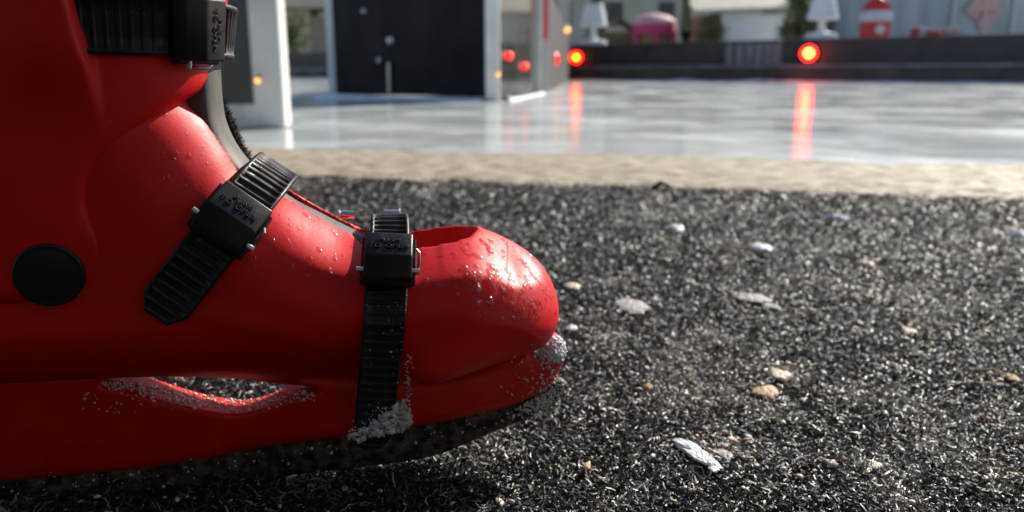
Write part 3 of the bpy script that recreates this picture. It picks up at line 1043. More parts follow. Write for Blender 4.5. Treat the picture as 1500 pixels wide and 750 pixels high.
# grey out-of-focus thing in the lower left corner: end of a thick grey cord
bm = bmesh.new()
c = at(-16, 785, .215)
add_tube(bm, [tuple(c + np.array([-.07, -.02, -.012])), tuple(c + np.array([-.03, -.006, -.001])), tuple(c), tuple(c + np.array([.012, .006, -.010]))], [.008, .0095, .009, .006], 18)
tag(bm_obj('grey_cord', bm, noisy(mat('grey_cord_weave', rough=.85), (.06, .06, .06), (.11, .11, .11), 500, 3, bump=.5, bscale=900)), 'end of a thick grey cord in the lower left corner beside the skate blade', 'cord')

# ---- sill between mat and ice
M['sill'] = noisy(mat('sandy_wet_sill', spec=.25), (.20, .16, .115), (.43, .375, .295), 30, 9, lo=.3, hi=.7, bump=.4, bscale=160, rough=(.6, .9), stretch=(1, 1.2, 1), bdist=.003)
nx_, ny_ = 900, 48
X = np.linspace(-3.5, 3.5, nx_)
Vs = []
for j in range(ny_):
    t = j / (ny_ - 1)
    y = (yn(X) - .012 * (1 - t)) * (1 - t) + (yi(X) + .02) * t + ((fbm(X * 14, X * 0 + 3, 21, 5) - .5) * .10 * (1 - t)) + (fbm(X * 9, X * 0 + 8, 25, 5) - .5) * .12 * t
    z = .0015 + .010 * math.sin(math.pi * min(t * 1.25, 1.0) )**.6 * (1 - .6 * t) + .009 * (fbm(X * 24, np.full_like(X, t * 14), 5, 5) - .3)
    Vs.append(np.stack([X, y, z], 1))
Vs = np.concatenate(Vs)
ix = np.arange(nx_ * ny_).reshape(ny_, nx_)
Qs = np.stack([ix[:-1, :-1].ravel(), ix[:-1, 1:].ravel(), ix[1:, 1:].ravel(), ix[1:, :-1].ravel()], 1)
tag(np_mesh('sill', Vs, Qs, M['sill']), kind='structure')

# ---- ice sheet
def ice_material():
    m = mat('rink_ice', rough=.2, spec=.38, ior=1.31)
    N, L = m.node_tree.nodes, m.node_tree.links
    b = N['Principled BSDF']
    tc = N.new('ShaderNodeTexCoord')
    def noise(scale, st, det=6):
        mp = N.new('ShaderNodeMapping'); mp.inputs['Scale'].default_value = st
        L.new(tc.outputs['Object'], mp.inputs['Vector'])
        n = N.new('ShaderNodeTexNoise'); n.inputs['Scale'].default_value = scale; n.inputs['Detail'].default_value = det
        n.inputs['Roughness'].default_value = .65
        L.new(mp.outputs[0], n.inputs['Vector'])
        return n
    n1 = noise(1.2, (.7, 1.2, 1), 7)
    r = N.new('ShaderNodeValToRGB')
    e = r.color_ramp.elements
    e[0].position = .34; e[0].color = (.40, .45, .455, 1)
    e[1].position = .66; e[1].color = (.70, .735, .72, 1)
    L.new(n1.outputs['Fac'], r.inputs[0]); L.new(r.outputs[0], b.inputs['Base Color'])
    n2 = noise(2.5, (.6, 1.0, 1), 6)
    mr = N.new('ShaderNodeMapRange')
    mr.inputs[1].default_value = .35; mr.inputs[2].default_value = .65; mr.inputs[3].default_value = .04; mr.inputs[4].default_value = .14
    L.new(n2.outputs['Fac'], mr.inputs[0]); L.new(mr.outputs[0], b.inputs['Roughness'])
    # skate scuffs: thin bright scratches crossing the sheet
    for ang, sc_ in ((.35, 3.0), (-.5, 2.3), (1.2, 2.6)):
        mp = N.new('ShaderNodeMapping'); mp.inputs['Rotation'].default_value = (0, 0, ang); mp.inputs['Scale'].default_value = (.6, 9, 1)
        L.new(tc.outputs['Object'], mp.inputs['Vector'])
        nn_ = N.new('ShaderNodeTexNoise'); nn_.inputs['Scale'].default_value = sc_; nn_.inputs['Detail'].default_value = 5; nn_.inputs['Distortion'].default_value = .4
        L.new(mp.outputs[0], nn_.inputs['Vector'])
        rr_ = N.new('ShaderNodeMapRange'); rr_.inputs[1].default_value = .60; rr_.inputs[2].default_value = .70
        rr_.inputs[3].default_value = 0; rr_.inputs[4].default_value = .55
        L.new(nn_.outputs['Fac'], rr_.inputs[0])
        mx = N.new('ShaderNodeMixRGB'); mx.inputs[2].default_value = (.80, .82, .82, 1)
        src = b.inputs['Base Color'].links[0].from_socket
        L.new(rr_.outputs[0], mx.inputs[0]); L.new(src, mx.inputs[1]); L.new(mx.outputs[0], b.inputs['Base Color'])
    # frosty, skated-up patches: white and rough
    n5 = noise(1.9, (1, 1, 1), 9)
    rf = N.new('ShaderNodeMapRange'); rf.inputs[1].default_value = .47; rf.inputs[2].default_value = .66; rf.inputs[3].default_value = 0; rf.inputs[4].default_value = .55
    L.new(n5.outputs['Fac'], rf.inputs[0])
    mx = N.new('ShaderNodeMixRGB'); mx.inputs[2].default_value = (.74, .77, .755, 1)
    src = b.inputs['Base Color'].links[0].from_socket
    L.new(rf.outputs[0], mx.inputs[0]); L.new(src, mx.inputs[1]); L.new(mx.outputs[0], b.inputs['Base Color'])
    ma = N.new('ShaderNodeMath'); ma.operation = 'MULTIPLY_ADD'; ma.inputs[1].default_value = .30
    L.new(rf.outputs[0], ma.inputs[0]); L.new(mr.outputs[0], ma.inputs[2]); L.new(ma.outputs[0], b.inputs['Roughness'])
    n3 = noise(9, (.8, 1.2, 1), 8)
    bp = N.new('ShaderNodeBump'); bp.inputs['Strength'].default_value = .25; bp.inputs['Distance'].default_value = .004
    L.new(n3.outputs['Fac'], bp.inputs['Height']); L.new(bp.outputs[0], b.inputs['Normal'])
    return m
M['ice'] = ice_material()
bm = bmesh.new()
for x, y in ((-30, yi(-3.5) - .3), (-3.5, yi(-3.5) - .3), (3.5, yi(3.5) - .25), (30, yi(3.5) - .25), (30, 34), (-30, 34)):
    bm.verts.new((x, y, -.004))
bm.faces.new(bm.verts)
tag(bm_obj('ice_rink', bm, M['ice']), kind='structure')

# ================================================================== RINK BOARDS
def slab(bm, A, B, z0, z1, th, bevel=0.0):
    """upright slab between plan points A and B"""
    A = Vector((A[0], A[1], 0)); B = Vector((B[0], B[1], 0))
    d = B - A
    rot = Matrix.Rotation(math.atan2(d.y, d.x), 3, 'Z')
    c = (A + B) / 2
    return add_box(bm, (c.x, c.y, (z0 + z1) / 2), (d.length, th, z1 - z0), rot, bevel)


def plan(px, Y):
    return ((px - 750) / F_PX * Y / math.cos(PITCH) * (1.0), Y)
def planx(px, py, Y):
    p = at(px, py, Y); return (p[0], p[1])

# left board beside the skate
A1 = planx(374, 187, 2.62); A0 = (A1[0] - 1.35, A1[1] - .62)
board = empty('rink_board', (A1[0], A1[1], 0), 0, 'grey rink board with a white end post standing on the ice close behind the skate', 'rink board')
def under(o, parent):
    o.parent = parent
    o.matrix_parent_inverse = Matrix.Translation(-parent.location)
    return o
bm = bmesh.new(); slab(bm, A0, A1, .075, 1.10, .03); under(bm_obj('panel', bm, M['greypanel']), board)
bm = bmesh.new(); slab(bm, A0, A1, .0, .075, .06, .006); under(bm_obj('base_rail', bm, M['rail']), board)
bm = bmesh.new(); slab(bm, A0, A1, 1.10, 1.16, .08, .01); under(bm_obj('top_rail', bm, M['white']), board)
P1 = planx(398, 187, 2.66)
bm = bmesh.new(); add_box(bm, (P1[0], P1[1], .60), (.112, .10, 1.2), Matrix.Rotation(.05, 3, 'Z'), .008); under(bm_obj('post', bm, M['white']), board)

# player box in the middle: dark front, two white posts, glassy side
QA = planx(489, 133, 6.1); QB = planx(722, 143, 5.25); QC = planx(785, 133, 7.2)
box = empty('penalty_gate', (QB[0], QB[1], 0), 0, 'dark rink gate section with white posts and steel bolts standing on the ice', 'rink gate')
bm = bmesh.new(); slab(bm, QA, QB, .02, 1.25, .04); under(bm_obj('front_panel', bm, M['darkpanel']), box)
M['smoked'] = noisy(mat('smoked_side_board'), (.05, .049, .043), (.085, .08, .07), 2.5, 4, rough=(.04, .12))
bm = bmesh.new(); slab(bm, QB, QC, .02, 1.25, .03); under(bm_obj('side_panel', bm, M['smoked']), box)
for (q, w, m_) in ((QA, .055, 'white'), (QB, .092, 'white'), (QC, .11, 'white')):
    bm = bmesh.new(); add_box(bm, (q[0], q[1], .64), (w, .09, 1.28), None, .006); under(bm_obj('post', bm, M[m_]), box)
dA = Vector((QB[0] - QA[0], QB[1] - QA[1], 0)).normalized(); nA = Vector((dA.y, -dA.x, 0))
def onfront(px, py):
    d = ray(px, py)
    nrm = np.array([nA.x, nA.y, 0]); q = np.array([QA[0], QA[1], 0]) + nrm * .021
    t = ((q - CAM) @ nrm) / (d @ nrm)
    return CAM + d * t
M['dullsteel'] = mat('dull_steel', (.5, .5, .5), .4, .8)
for (px, py, w, h_) in ((572, 59, .050, .085), (557, 88, .04, .045), (535, 16, .035, .05)):
    c = onfront(px, py)
    bm = bmesh.new()
    mt_ = Matrix.Translation(c) @ Matrix((dA, Vector((0, 0, 1)), nA)).transposed().to_4x4()
    add_lathe(bm, [(w / 2, -.01), (w / 2, .012), (w * .38, .022), (.002, .026)], mt_, 20)
    o = under(bm_obj('bolt_knob', bm, M['white'] if py < 80 and py > 30 else M['dullsteel'], None, True), box)
c0, c1 = onfront(571, 92), onfront(572, 137)
bm = bmesh.new(); add_cyl(bm, tuple(c0 + np.array(nA) * .01), tuple(c1 + np.array(nA) * .01), .012); under(bm_obj('drop_bolt', bm, M['dullsteel'], None, True), box)

# sponsor banner on the far post: red with white bands, lettering too blurred to read
M['banner_red'] = mat('banner_red', (.55, .02, .05), .6); M['banner_white'] = mat('banner_white', (.75, .70, .72), .6)
ban = empty('banner', (QC[0] + .09, QC[1] + .02, 0), 0, 'red and white upright banner strip hanging on the white post', 'banner')
b0 = at(794, 58, 7.25)
bm = bmesh.new(); add_box(bm, (b0[0], 7.25, (b0[2] + 1.4) / 2), (.095, .012, 1.4 - b0[2]), None, .002); under(bm_obj('cloth', bm, M['banner_red']), ban)
bm = bmesh.new()
for k in range(5):
    zc = at(796, 26 - k * 16, 7.25)[2]
    pts = [(b0[0] - .012 + .010 * math.sin(i * 1.1 + k), 7.242, zc - .03 + i * .012) for i in range(7)]
    add_tube(bm, pts, [.010, .016, .012, .018, .013, .017, .010], 8)
under(bm_obj('print', bm, M['banner_white'], None, True), ban)

# far fence
FA, FB_, = (-9.0, 28.5), (10.0, 12.3)
def fpt(px, off=0.0):
    """plan point on the fence seen at photo column px"""
    s = (px - 750) / F_PX * 1.0
    ax, ay = FA; bx, by = FB_
    # x = s*k*y  with k correcting for pitch at the horizon row
    k = 1 / math.cos(PITCH) * (math.cos(PITCH)**2 + math.sin(PITCH)**2)
    k = (at(px, 107, 1.0)[0]) / s if abs(s) > 1e-6 else 1
    t = (s * k * ay - ax) / ((bx - ax) - s * k * (by - ay))
    p = np.array([ax + (bx - ax) * t, ay + (by - ay) * t])
    nr = np.array([by - ay, -(bx - ax)]); nr /= np.linalg.norm(nr)
    if nr[1] > 0: nr = -nr
    return p + nr * off
fd = np.array(FB_) - np.array(FA); fd /= np.linalg.norm(fd); fn = np.array([fd[1], -fd[0]])
if fn[1] > 0: fn = -fn
def fp(p, off): return (p[0] + fn[0] * off, p[1] + fn[1] * off)
M['fence'] = noisy(mat('dark_fence_boards', rough=.55), (.030, .027, .028), (.052, .047, .049), 2.5, 5)
M['ledge'] = noisy(mat('grey_ledge', rough=.6), (.16, .15, .155), (.25, .235, .24), 3, 5)
M['kick'] = noisy(mat('dark_kick_board', rough=.6), (.07, .058, .052), (.15, .12, .10), 2, 5)
M['slat'] = noisy(mat('grey_slat', rough=.6), (.17, .165, .17), (.24, .23, .24), 6, 4)
fence = empty('boundary_fence', (fpt(1100)[0], fpt(1100)[1], 0), 0, 'long dark board fence along the far side of the ice rink', 'fence')
FHGT = .79
A, B = np.array(FA), np.array(FB_) + fd * 14
bm = bmesh.new(); slab(bm, A, B, .30, FHGT, .06); under(bm_obj('boarding', bm, M['fence']), fence)
bm = bmesh.new(); slab(bm, fp(A, .05), fp(B, .05), .265, .335, .16, .01); under(bm_obj('ledge', bm, M['ledge']), fence)
bm = bmesh.new(); slab(bm, fp(A, .02), fp(B, .02), -.02, .265, .09); under(bm_obj('kick_board', bm, M['kick']), fence)
bm = bmesh.new(); slab(bm, fp(A, -.36), fp(B, -.36), FHGT - .03, FHGT + .015, .80, .008); under(bm_obj('counter_top', bm, M['fence']), fence)
for px in (1068, 1083, 1097, 1111, 1125, 1138):
    p = fp(fpt(px), .045)
    bm = bmesh.new(); slab(bm, np.array(p) - fd * .085, np.array(p) + fd * .085, .34, FHGT - .04, .025, .004); under(bm_obj('slat', bm, M['slat']), fence)
bm = bmesh.new()
for px in range(845, 1060, 11):
    p = fp(fpt(px + rng.uniform(-1.5, 1.5)), .038)
    slab(bm, np.array(p) - fd * .05, np.array(p) + fd * .05, .34, FHGT - .04, .012)
under(bm_obj('batten', bm, M['fence']), fence)

# snow along the foot of the fence and the boards
M['snow'] = noisy(mat('snow', rough=.8), (.70, .73, .78), (.82, .84, .87), 5, 5, bump=.6, bscale=20, bdist=.02)
def snowbank(name, A, B, w, h_, n_=400, seed=1):
    A = np.array(A); B = np.array(B); d = (B - A); L = np.linalg.norm(d); d /= L
    nr = np.array([d[1], -d[0]])
    s = np.linspace(0, L, n_); prof = np.linspace(-1, 1, 11)
    f = .35 + 1.3 * fbm(s * 1.3, s * 0, seed, 4)**2 * 1.6 + .35 * fbm(s * 7, s * 0 + 3, seed + 7, 3)
    Vb = []
    for k in prof:
        wl = w * k * (.7 + .6 * fbm(s * 2, s * 0 + k, seed + 3, 3))
        Vb.append(np.stack([A[0] + d[0] * s + nr[0] * wl, A[1] + d[1] * s + nr[1] * wl, -.006 + h_ * f * (1 - k * k) * (.8 + .4 * vnoise(s * 9, s * 0 + k * 5, seed))], 1))
    Vb = np.concatenate(Vb); ix = np.arange(len(prof) * n_).reshape(len(prof), n_)
    Qb = np.stack([ix[:-1, :-1].ravel(), ix[:-1, 1:].ravel(), ix[1:, 1:].ravel(), ix[1:, :-1].ravel()], 1)
    return tag(np_mesh(name, Vb, Qb, M['snow']), kind='stuff')
snowbank('fence_snow', fp(A, .28), fp(B, .28), .24, .036, 900, 31)
snowbank('gate_snow', (QA[0] - .1, QA[1] - .10), (QB[0] - .05, QB[1] - .07), .06, .02, 200, 41)
snowbank('side_snow', (QB[0] + .09, QB[1] - .03), (QC[0] + .05, QC[1] - .12), .035, .016, 160, 51)

# side boards receding from the gate to the fence, with glass
SA = planx(800, 128, 8.2); SB = fp(fpt(836), .1)
side = empty('side_boards', (SA[0], SA[1], 0), 0, 'dark side boards with a glass screen between the white gate post and the far fence', 'rink board')
bm = bmesh.new(); slab(bm, SA, SB, -.01, .95, .06); under(bm_obj('boarding', bm, M['fence']), side)
M['glass'] = mat('screen_glass', (.55, .57, .56), .05, trans=.85, ior=1.2)
bm = bmesh.new(); slab(bm, SA, SB, .95, 2.4, .015); under(bm_obj('glass_screen', bm, M['glass']), side)
for t in (0.0, .45, .9):
    p = np.array(SA) + (np.array(SB) - np.array(SA)) * t
    bm = bmesh.new(); add_box(bm, (p[0], p[1], 1.2), (.06, .06, 2.44), None, .005); under(bm_obj('upright', bm, M['dullsteel']), side)

# red warning lamps
M['lens_red'] = mat('lamp_red', (.5, .01, .01), .3, emit=(1, .004, .004), estr=19.0)  # strong red lens glow also stands in for the bloom around the lamp
M['lens_dim'] = mat('lamp_red_dim', (.5, .01, .01), .3, emit=(1, .010, .008), estr=1.1)
M['lens_mid'] = mat('lamp_red_mid', (.5, .01, .01), .3, emit=(1, .004, .004), estr=5.0)
M['bulb_hot'] = mat('lamp_core', (1, .8, .3), .3, emit=(1.0, .40, .03), estr=6)
M['bulb_warm'] = mat('lamp_core_amber', (1, .6, .1), .3, emit=(1.0, .42, .01), estr=4)
M['housing'] = mat('lamp_housing', (.02, .02, .02), .5)
def red_lamp(px, py, r, core, label, off=.12, lens='lens_red', bulb='bulb_hot', pos=None):
    p2 = fp(fpt(px), off) if pos is None else pos
    z = at(px, py, p2[1])[2]
    root = empty('warning_lamp', (p2[0], p2[1], z), 0, label, 'lamp', 'red warning lamps on the rink fence')
    face = Vector((-p2[0], -p2[1], 0)).normalized()
    q = face.to_track_quat('Z', 'Y').to_matrix().to_4x4()
    bm = bmesh.new(); add_lathe(bm, [(r * .55, -.10), (r * 1.06, -.05), (r * 1.06, .01), (r * .98, .012), (r * .9, .0), (.01, -.01)], q, 36); bm_obj('housing', bm, M['housing'], root, True)
    bm = bmesh.new(); add_lathe(bm, [(r * .97, .004), (r * .93, .03), (r * .75, .055), (r * .45, .07), (.005, .074)], q, 36); bm_obj('lens', bm, M[lens], root, True)
    if core:
        bm = bmesh.new(); add_lathe(bm, [(core, .045), (core * .98, .085), (core * .7, .105), (core * .3, .113), (.004, .115)], q, 28); bm_obj('bulb', bm, M[bulb], root, True)
    return root
red_lamp(1186, 78, .150, .085, 'brightest red warning lamp with white hot centre on the fence under the right white lamp')
red_lamp(848, 84, .150, .075, 'smaller red warning lamp with yellow centre on the fence under the left white lamp', bulb='bulb_warm', lens='lens_mid')
red_lamp(808, 87, .10, 0, 'red warning lamp without bright centre beside the white gate post', lens='lens_dim', pos=(at(808, 87, 10.0)[0], 10.0))

def on_side(px, py):
    a = np.array([QB[0], QB[1], 0]); b = np.array([QC[0], QC[1], 0]); d_ = (b - a) / np.linalg.norm(b - a)
    n_ = np.array([d_[1], -d_[0], 0]); r_ = ray(px, py)
    return CAM + r_ * (((a + n_ * .02 - CAM) @ n_) / (r_ @ n_))
for px, py, r_, lb in ((746, 82, .030, 'dim red spot added as lamp glow on the glassy side of the dark gate, nearer one'), (769, 97, .030, 'dim red spot added as lamp glow low on the glassy side of the dark gate, further one')):  # glowing spots added to stand in for red lamp glow in the panel
    c = on_side(px, py)
    red_lamp(px, py, r_, 0, lb, lens='lens_dim', pos=(c[0], c[1]))
# giant table lamps on the fence counter
M['shade'] = noisy(mat('white_lamp_shade', rough=.6), (.70, .72, .75), (.80, .82, .84), 3, 3)
def big_lamp(px, ytop, yshade, ybase, wt, wb, label):
    p2 = fp(fpt(px), -.36); Y = p2[1]; k = Y / F_PX / math.cos(PITCH)
    z0 = FHGT + .016
    zt = at(px, ytop, Y)[2]; zs_ = at(px, yshade, Y)[2]
    root = empty('giant_lamp', (p2[0], p2[1], z0), 0, label, 'lamp', 'giant white table lamps on the fence')
    zt -= z0; zs_ -= z0
    bm = bmesh.new(); add_lathe(bm, [(wb * k, zs_), (wt * k, zt), (wt * k * .9, zt - .01), (.03, zt - .012)], None, 40); bm_obj('lamp_shade', bm, M['shade'], root, True)
    bm = bmesh.new(); add_lathe(bm, [(.10, .10), (.085, .16), (.075, zs_ * .6), (.07, zs_ + .05)], None, 24); bm_obj('stem', bm, M['white'], root, True)
    bm = bmesh.new(); add_lathe(bm, [(wb * k * 1.0, 0), (wb * k * 1.02, .05), (wb * k * .95, .11), (.10, .14), (.09, .15)], None, 40); bm_obj('foot', bm, M['shade'], root, True)
big_lamp(855, 6, 38, 65, 12, 18.5, 'giant white table lamp with tapered shade standing at the left end of the fence')
big_lamp(1188, -8, 28, 54, 13, 21, 'giant white table lamp standing on the fence above the brightest red lamp')

# ================================================================== BEHIND THE FENCE
def P2(px, Y): 
    p = at(px, 60, Y); return (p[0], Y)
def Zat(py, Y, px=750): return at(px, py, Y)[2]

# pale stone building closing the square
M['stone'] = noisy(mat('beige_facade', rough=.85), (.54, .49, .40), (.62, .57, .47), .6, 5)
M['stone2'] = noisy(mat('brown_facade', rough=.85), (.19, .165, .145), (.24, .21, .185), .6, 5)
M['win'] = mat('window_dark', (.03, .035, .04), .1)
bld = empty('facade', (0, 70, 0), 0, 'long beige stone building across the far side of the square', 'building')
bm = bmesh.new(); add_box(bm, (0, 72, 5), (130, 4, 10)); under(bm_obj('wall', bm, M['stone']), bld)
bm = bmesh.new(); add_box(bm, (0, 71.5, 10.3), (132, 6, .6)); under(bm_obj('roof', bm, M['stone2']), bld)
for k in range(-14, 15):
    for fl in (1, 2):
        bm = bmesh.new(); add_box(bm, (k * 4.3, 69.96, 1.9 + fl * 3.1), (1.3, .12, 1.9), None); o = under(bm_obj('window', bm, M['win']), bld)

# left: beige pavilion seen between post and gate
pav = empty('pavilion', (P2(450, 38)[0], 38, 0), 0, 'beige pavilion with an overhanging pale roof seen between the white posts at left', 'building')
xl, xm, xr = P2(380, 38)[0], P2(455, 38)[0], P2(560, 38)[0]
bm = bmesh.new(); add_box(bm, ((xl + xm) / 2, 39, 1.5), (xm - xl, 2, 3.0)); under(bm_obj('front_wall', bm, noisy(mat('pavilion_beige', rough=.8), (.40, .35, .26), (.48, .43, .33), 1, 4)), pav)
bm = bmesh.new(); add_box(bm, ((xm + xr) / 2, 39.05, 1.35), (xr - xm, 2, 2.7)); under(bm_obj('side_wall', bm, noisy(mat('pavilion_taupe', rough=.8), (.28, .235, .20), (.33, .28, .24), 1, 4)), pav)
bm = bmesh.new(); add_box(bm, ((xl + xr) / 2, 38.7, 3.15), (xr - xl + 1.2, 3.6, .3), Matrix.Rotation(.02, 3, 'Y')); under(bm_obj('roof', bm, noisy(mat('pavilion_roof', rough=.8), (.42, .38, .30), (.5, .46, .38), 1, 4)), pav)

# foliage
M['leaf'] = noisy(mat('leaf_green', rough=.6), (.07, .10, .03), (.14, .17, .06), 2, 3)
M['leaf2'] = noisy(mat('leaf_olive', rough=.6), (.11, .12, .05), (.19, .19, .09), 2, 3)
M['bark'] = noisy(mat('bark', rough=.9), (.07, .065, .04), (.12, .11, .07), 6, 5)
def tree(px, Y, w, h0, h1, label, leaf='leaf', n_=1500, conic=False, trunk_r=.1, name='tree', group=None, cat='tree'):
    x = P2(px, Y)[0]
    root = empty(name, (x, Y, 0), 0, label, cat, group)
    bm = bmesh.new(); add_tube(bm, [(0, 0, -.02), (.03, 0, h1 * .4), (-.02, .02, h1 * .7), (0, 0, h1 * .95)], [trunk_r, trunk_r * .8, trunk_r * .5, trunk_r * .15], 10)
    for k in range(9):
        a = rng.uniform(0, 6.28); zz = h0 + (h1 - h0) * rng.uniform(.05, .7)
        add_tube(bm, [(0, 0, zz), (math.cos(a) * w * .3, math.sin(a) * w * .3, zz + .1), (math.cos(a) * w * .6, math.sin(a) * w * .6, zz + .2)], [trunk_r * .4, trunk_r * .25, trunk_r * .08], 6)
    bm_obj('trunk', bm, M['bark'], root, True)
    cl_ = rng.normal(0, 1, (60, 3)); cl_ /= np.linalg.norm(cl_, axis=1)[:, None]; cl_ *= rng.uniform(.3, 1, (60, 1))
    zc = (h0 + h1) / 2
    if conic:
        hh = rng.random(60); cl_ = np.stack([cl_[:, 0] * w / 2 * (1 - hh), cl_[:, 1] * w / 2 * (1 - hh), h0 + hh * (h1 - h0)], 1)
    else:
        cl_ = cl_ * np.array([w / 2, w / 2, (h1 - h0) / 2]) + np.array([0, 0, zc])
    c = cl_[rng.integers(0, 60, n_)] + rng.normal(0, w * .07, (n_, 3))
    s = rng.uniform(.03, .08, n_) * max(1, w / 2.5)
    a = rng.normal(0, 1, (n_, 3)); a /= np.linalg.norm(a, axis=1)[:, None]
    b = np.cross(a, rng.normal(0, 1, (n_, 3))); b /= np.linalg.norm(b, axis=1)[:, None]
    Vt = np.stack([c - a * s[:, None] * 1.4, c + b * s[:, None] * .6, c + a * s[:, None] * 1.4, c - b * s[:, None] * .6], 1).reshape(-1, 3)
    np_mesh('crown', Vt, np.arange(4 * n_).reshape(-1, 4), M[leaf], root, False)
tree(430, 32, 1.3, .5, 2.4, 'leafy green bush just right of the near white post in the gap', 'leaf', 1500, name='bush', cat='bush')
tree(874, 27.5, 1.3, .2, 3.6, 'dark green conifer right behind the left giant white lamp', 'leaf', 1800, True)
tree(1166, 23.5, 1.15, .3, 3.4, 'green leafy tree beside the right giant white lamp', 'leaf2', 1800)
tree(1205, 23.8, .7, .6, 2.6, 'small olive bush tree to the right of the right giant lamp', 'leaf2', 900)
tree(1042, 27, 1.2, .1, 1.9, 'olive green shrub in the gap left of the white stall front', 'leaf2', 1300, name='shrub', cat='shrub')
# mossy green trunk
bm = bmesh.new(); x = P2(1003, 27.5)[0]
add_tube(bm, [(x, 27.5, -.02), (x + .02, 27.5, 1.5), (x - .02, 27.5, 3.2), (x + .02, 27.5, 5.5)], [.24, .20, .19, .16], 16)
o = bm_obj('trunk', bm, noisy(mat('mossy_bark', rough=.9), (.10, .105, .045), (.16, .16, .08), 5, 5, bump=.6, bscale=14, bdist=.02), None, True)
bt = empty('bare_tree', (x, 27.5, 0), 0, 'bare greenish tree trunk right of the pink hut', 'tree')
under(o, bt)

def gable(bm, x0, x1, y0, y1, z0, z1, over=.15, th=.1):
    """gabled roof, ridge along y"""
    xm_ = (x0 + x1) / 2
    for sx in (-1, 1):
        xe = x0 - over if sx < 0 else x1 + over
        vs = [bm.verts.new(p) for p in ((xe, y0 - over, z0), (xm_, y0 - over, z1), (xm_, y1 + over, z1), (xe, y1 + over, z0), (xe, y0 - over, z0 + th), (xm_, y0 - over, z1 + th), (xm_, y1 + over, z1 + th), (xe, y1 + over, z0 + th))]
        for f in ((0, 1, 2, 3), (4, 7, 6, 5), (0, 4, 5, 1), (1, 5, 6, 2), (2, 6, 7, 3), (3, 7, 4, 0)):
            bm.faces.new([vs[i] for i in f])

M['wood'] = noisy(mat('brown_boards', rough=.75), (.20, .13, .07), (.30, .20, .11), 3, 5, stretch=(6, 6, 1))
M['wood_dk'] = noisy(mat('dark_brown_roof', rough=.8), (.12, .085, .05), (.18, .13, .08), 3, 5)
M['pink'] = noisy(mat('pink_canopy', rough=.6), (.55, .035, .16), (.65, .05, .2), 3, 3)
M['pinkw'] = noisy(mat('pink_fringe', rough=.7), (.50, .28, .30), (.62, .40, .42), 8, 4)
M['cream'] = noisy(mat('cream_roof', rough=.75), (.42, .40, .33), (.52, .50, .42), 2, 5)
M['whiteblue'] = noisy(mat('pale_stall_front', rough=.6), (.66, .69, .74), (.76, .78, .82), 2, 5)
# small brown gabled stall
Y = 29; x0, x1 = P2(884, Y)[0], P2(928, Y)[0]
st_ = empty('market_stall', ((x0 + x1) / 2, Y, 0), 0, 'small brown gabled wooden stall between the left giant lamp and the pink hut', 'market stall')
bm = bmesh.new(); add_box(bm, ((x0 + x1) / 2, Y + .6, Zat(46, Y) / 2), (x1 - x0, 1.2, Zat(46, Y))); under(bm_obj('wall', bm, M['wood']), st_)
bm = bmesh.new(); gable(bm, x0, x1, Y, Y + 1.2, Zat(47, Y), Zat(30, Y)); under(bm_obj('roof', bm, M['wood_dk']), st_)
bm = bmesh.new(); add_box(bm, ((x0 + x1) / 2, Y - .02, Zat(50, Y) - .35), ((x1 - x0) * .7, .06, .5)); under(bm_obj('hatch', bm, M['wood_dk']), st_)
# pink hut with scalloped canopy
Y = 28; x0, x1 = P2(930, Y)[0], P2(996, Y)[0]
ph = empty('pink_hut', ((x0 + x1) / 2, Y, 0), 0, 'round fairground hut with pink canopy and pale pink top beyond the fence', 'hut')
cx = (x0 + x1) / 2; rr = (x1 - x0) / 2
bm = bmesh.new(); add_lathe(bm, [(rr * .8, 0), (rr * .8, Zat(45, Y))], Matrix.Translation((cx, Y + rr, 0)), 28); under(bm_obj('wall', bm, M['wood'], None, True), ph)
bm = bmesh.new(); add_lathe(bm, [(rr, Zat(48, Y)), (rr * 1.0, Zat(38, Y)), (rr * .93, Zat(34, Y)), (rr * .6, Zat(32, Y))], Matrix.Translation((cx, Y + rr, 0)), 28); under(bm_obj('canopy', bm, M['pink'], None, True), ph)
bm = bmesh.new(); add_lathe(bm, [(rr * 1.0, Zat(35, Y)), (rr * .97, Zat(29, Y)), (rr * .7, Zat(22, Y)), (rr * .3, Zat(18, Y)), (.05, Zat(17, Y))], Matrix.Translation((cx, Y + rr, 0)), 28); under(bm_obj('top', bm, M['pinkw'], None, True), ph)
for px in (934, 962, 990):
    xx = P2(px, Y)[0]; bm = bmesh.new(); add_cyl(bm, (xx, Y + rr * (1 - math.sqrt(max(0, 1 - min(1, ((xx - cx) / rr)**2)))) + .04, 0), (xx, Y + rr * (1 - math.sqrt(max(0, 1 - min(1, ((xx - cx) / rr)**2)))) + .04, Zat(45, Y)), .07); under(bm_obj('pole', bm, M['pink'], None, True), ph)
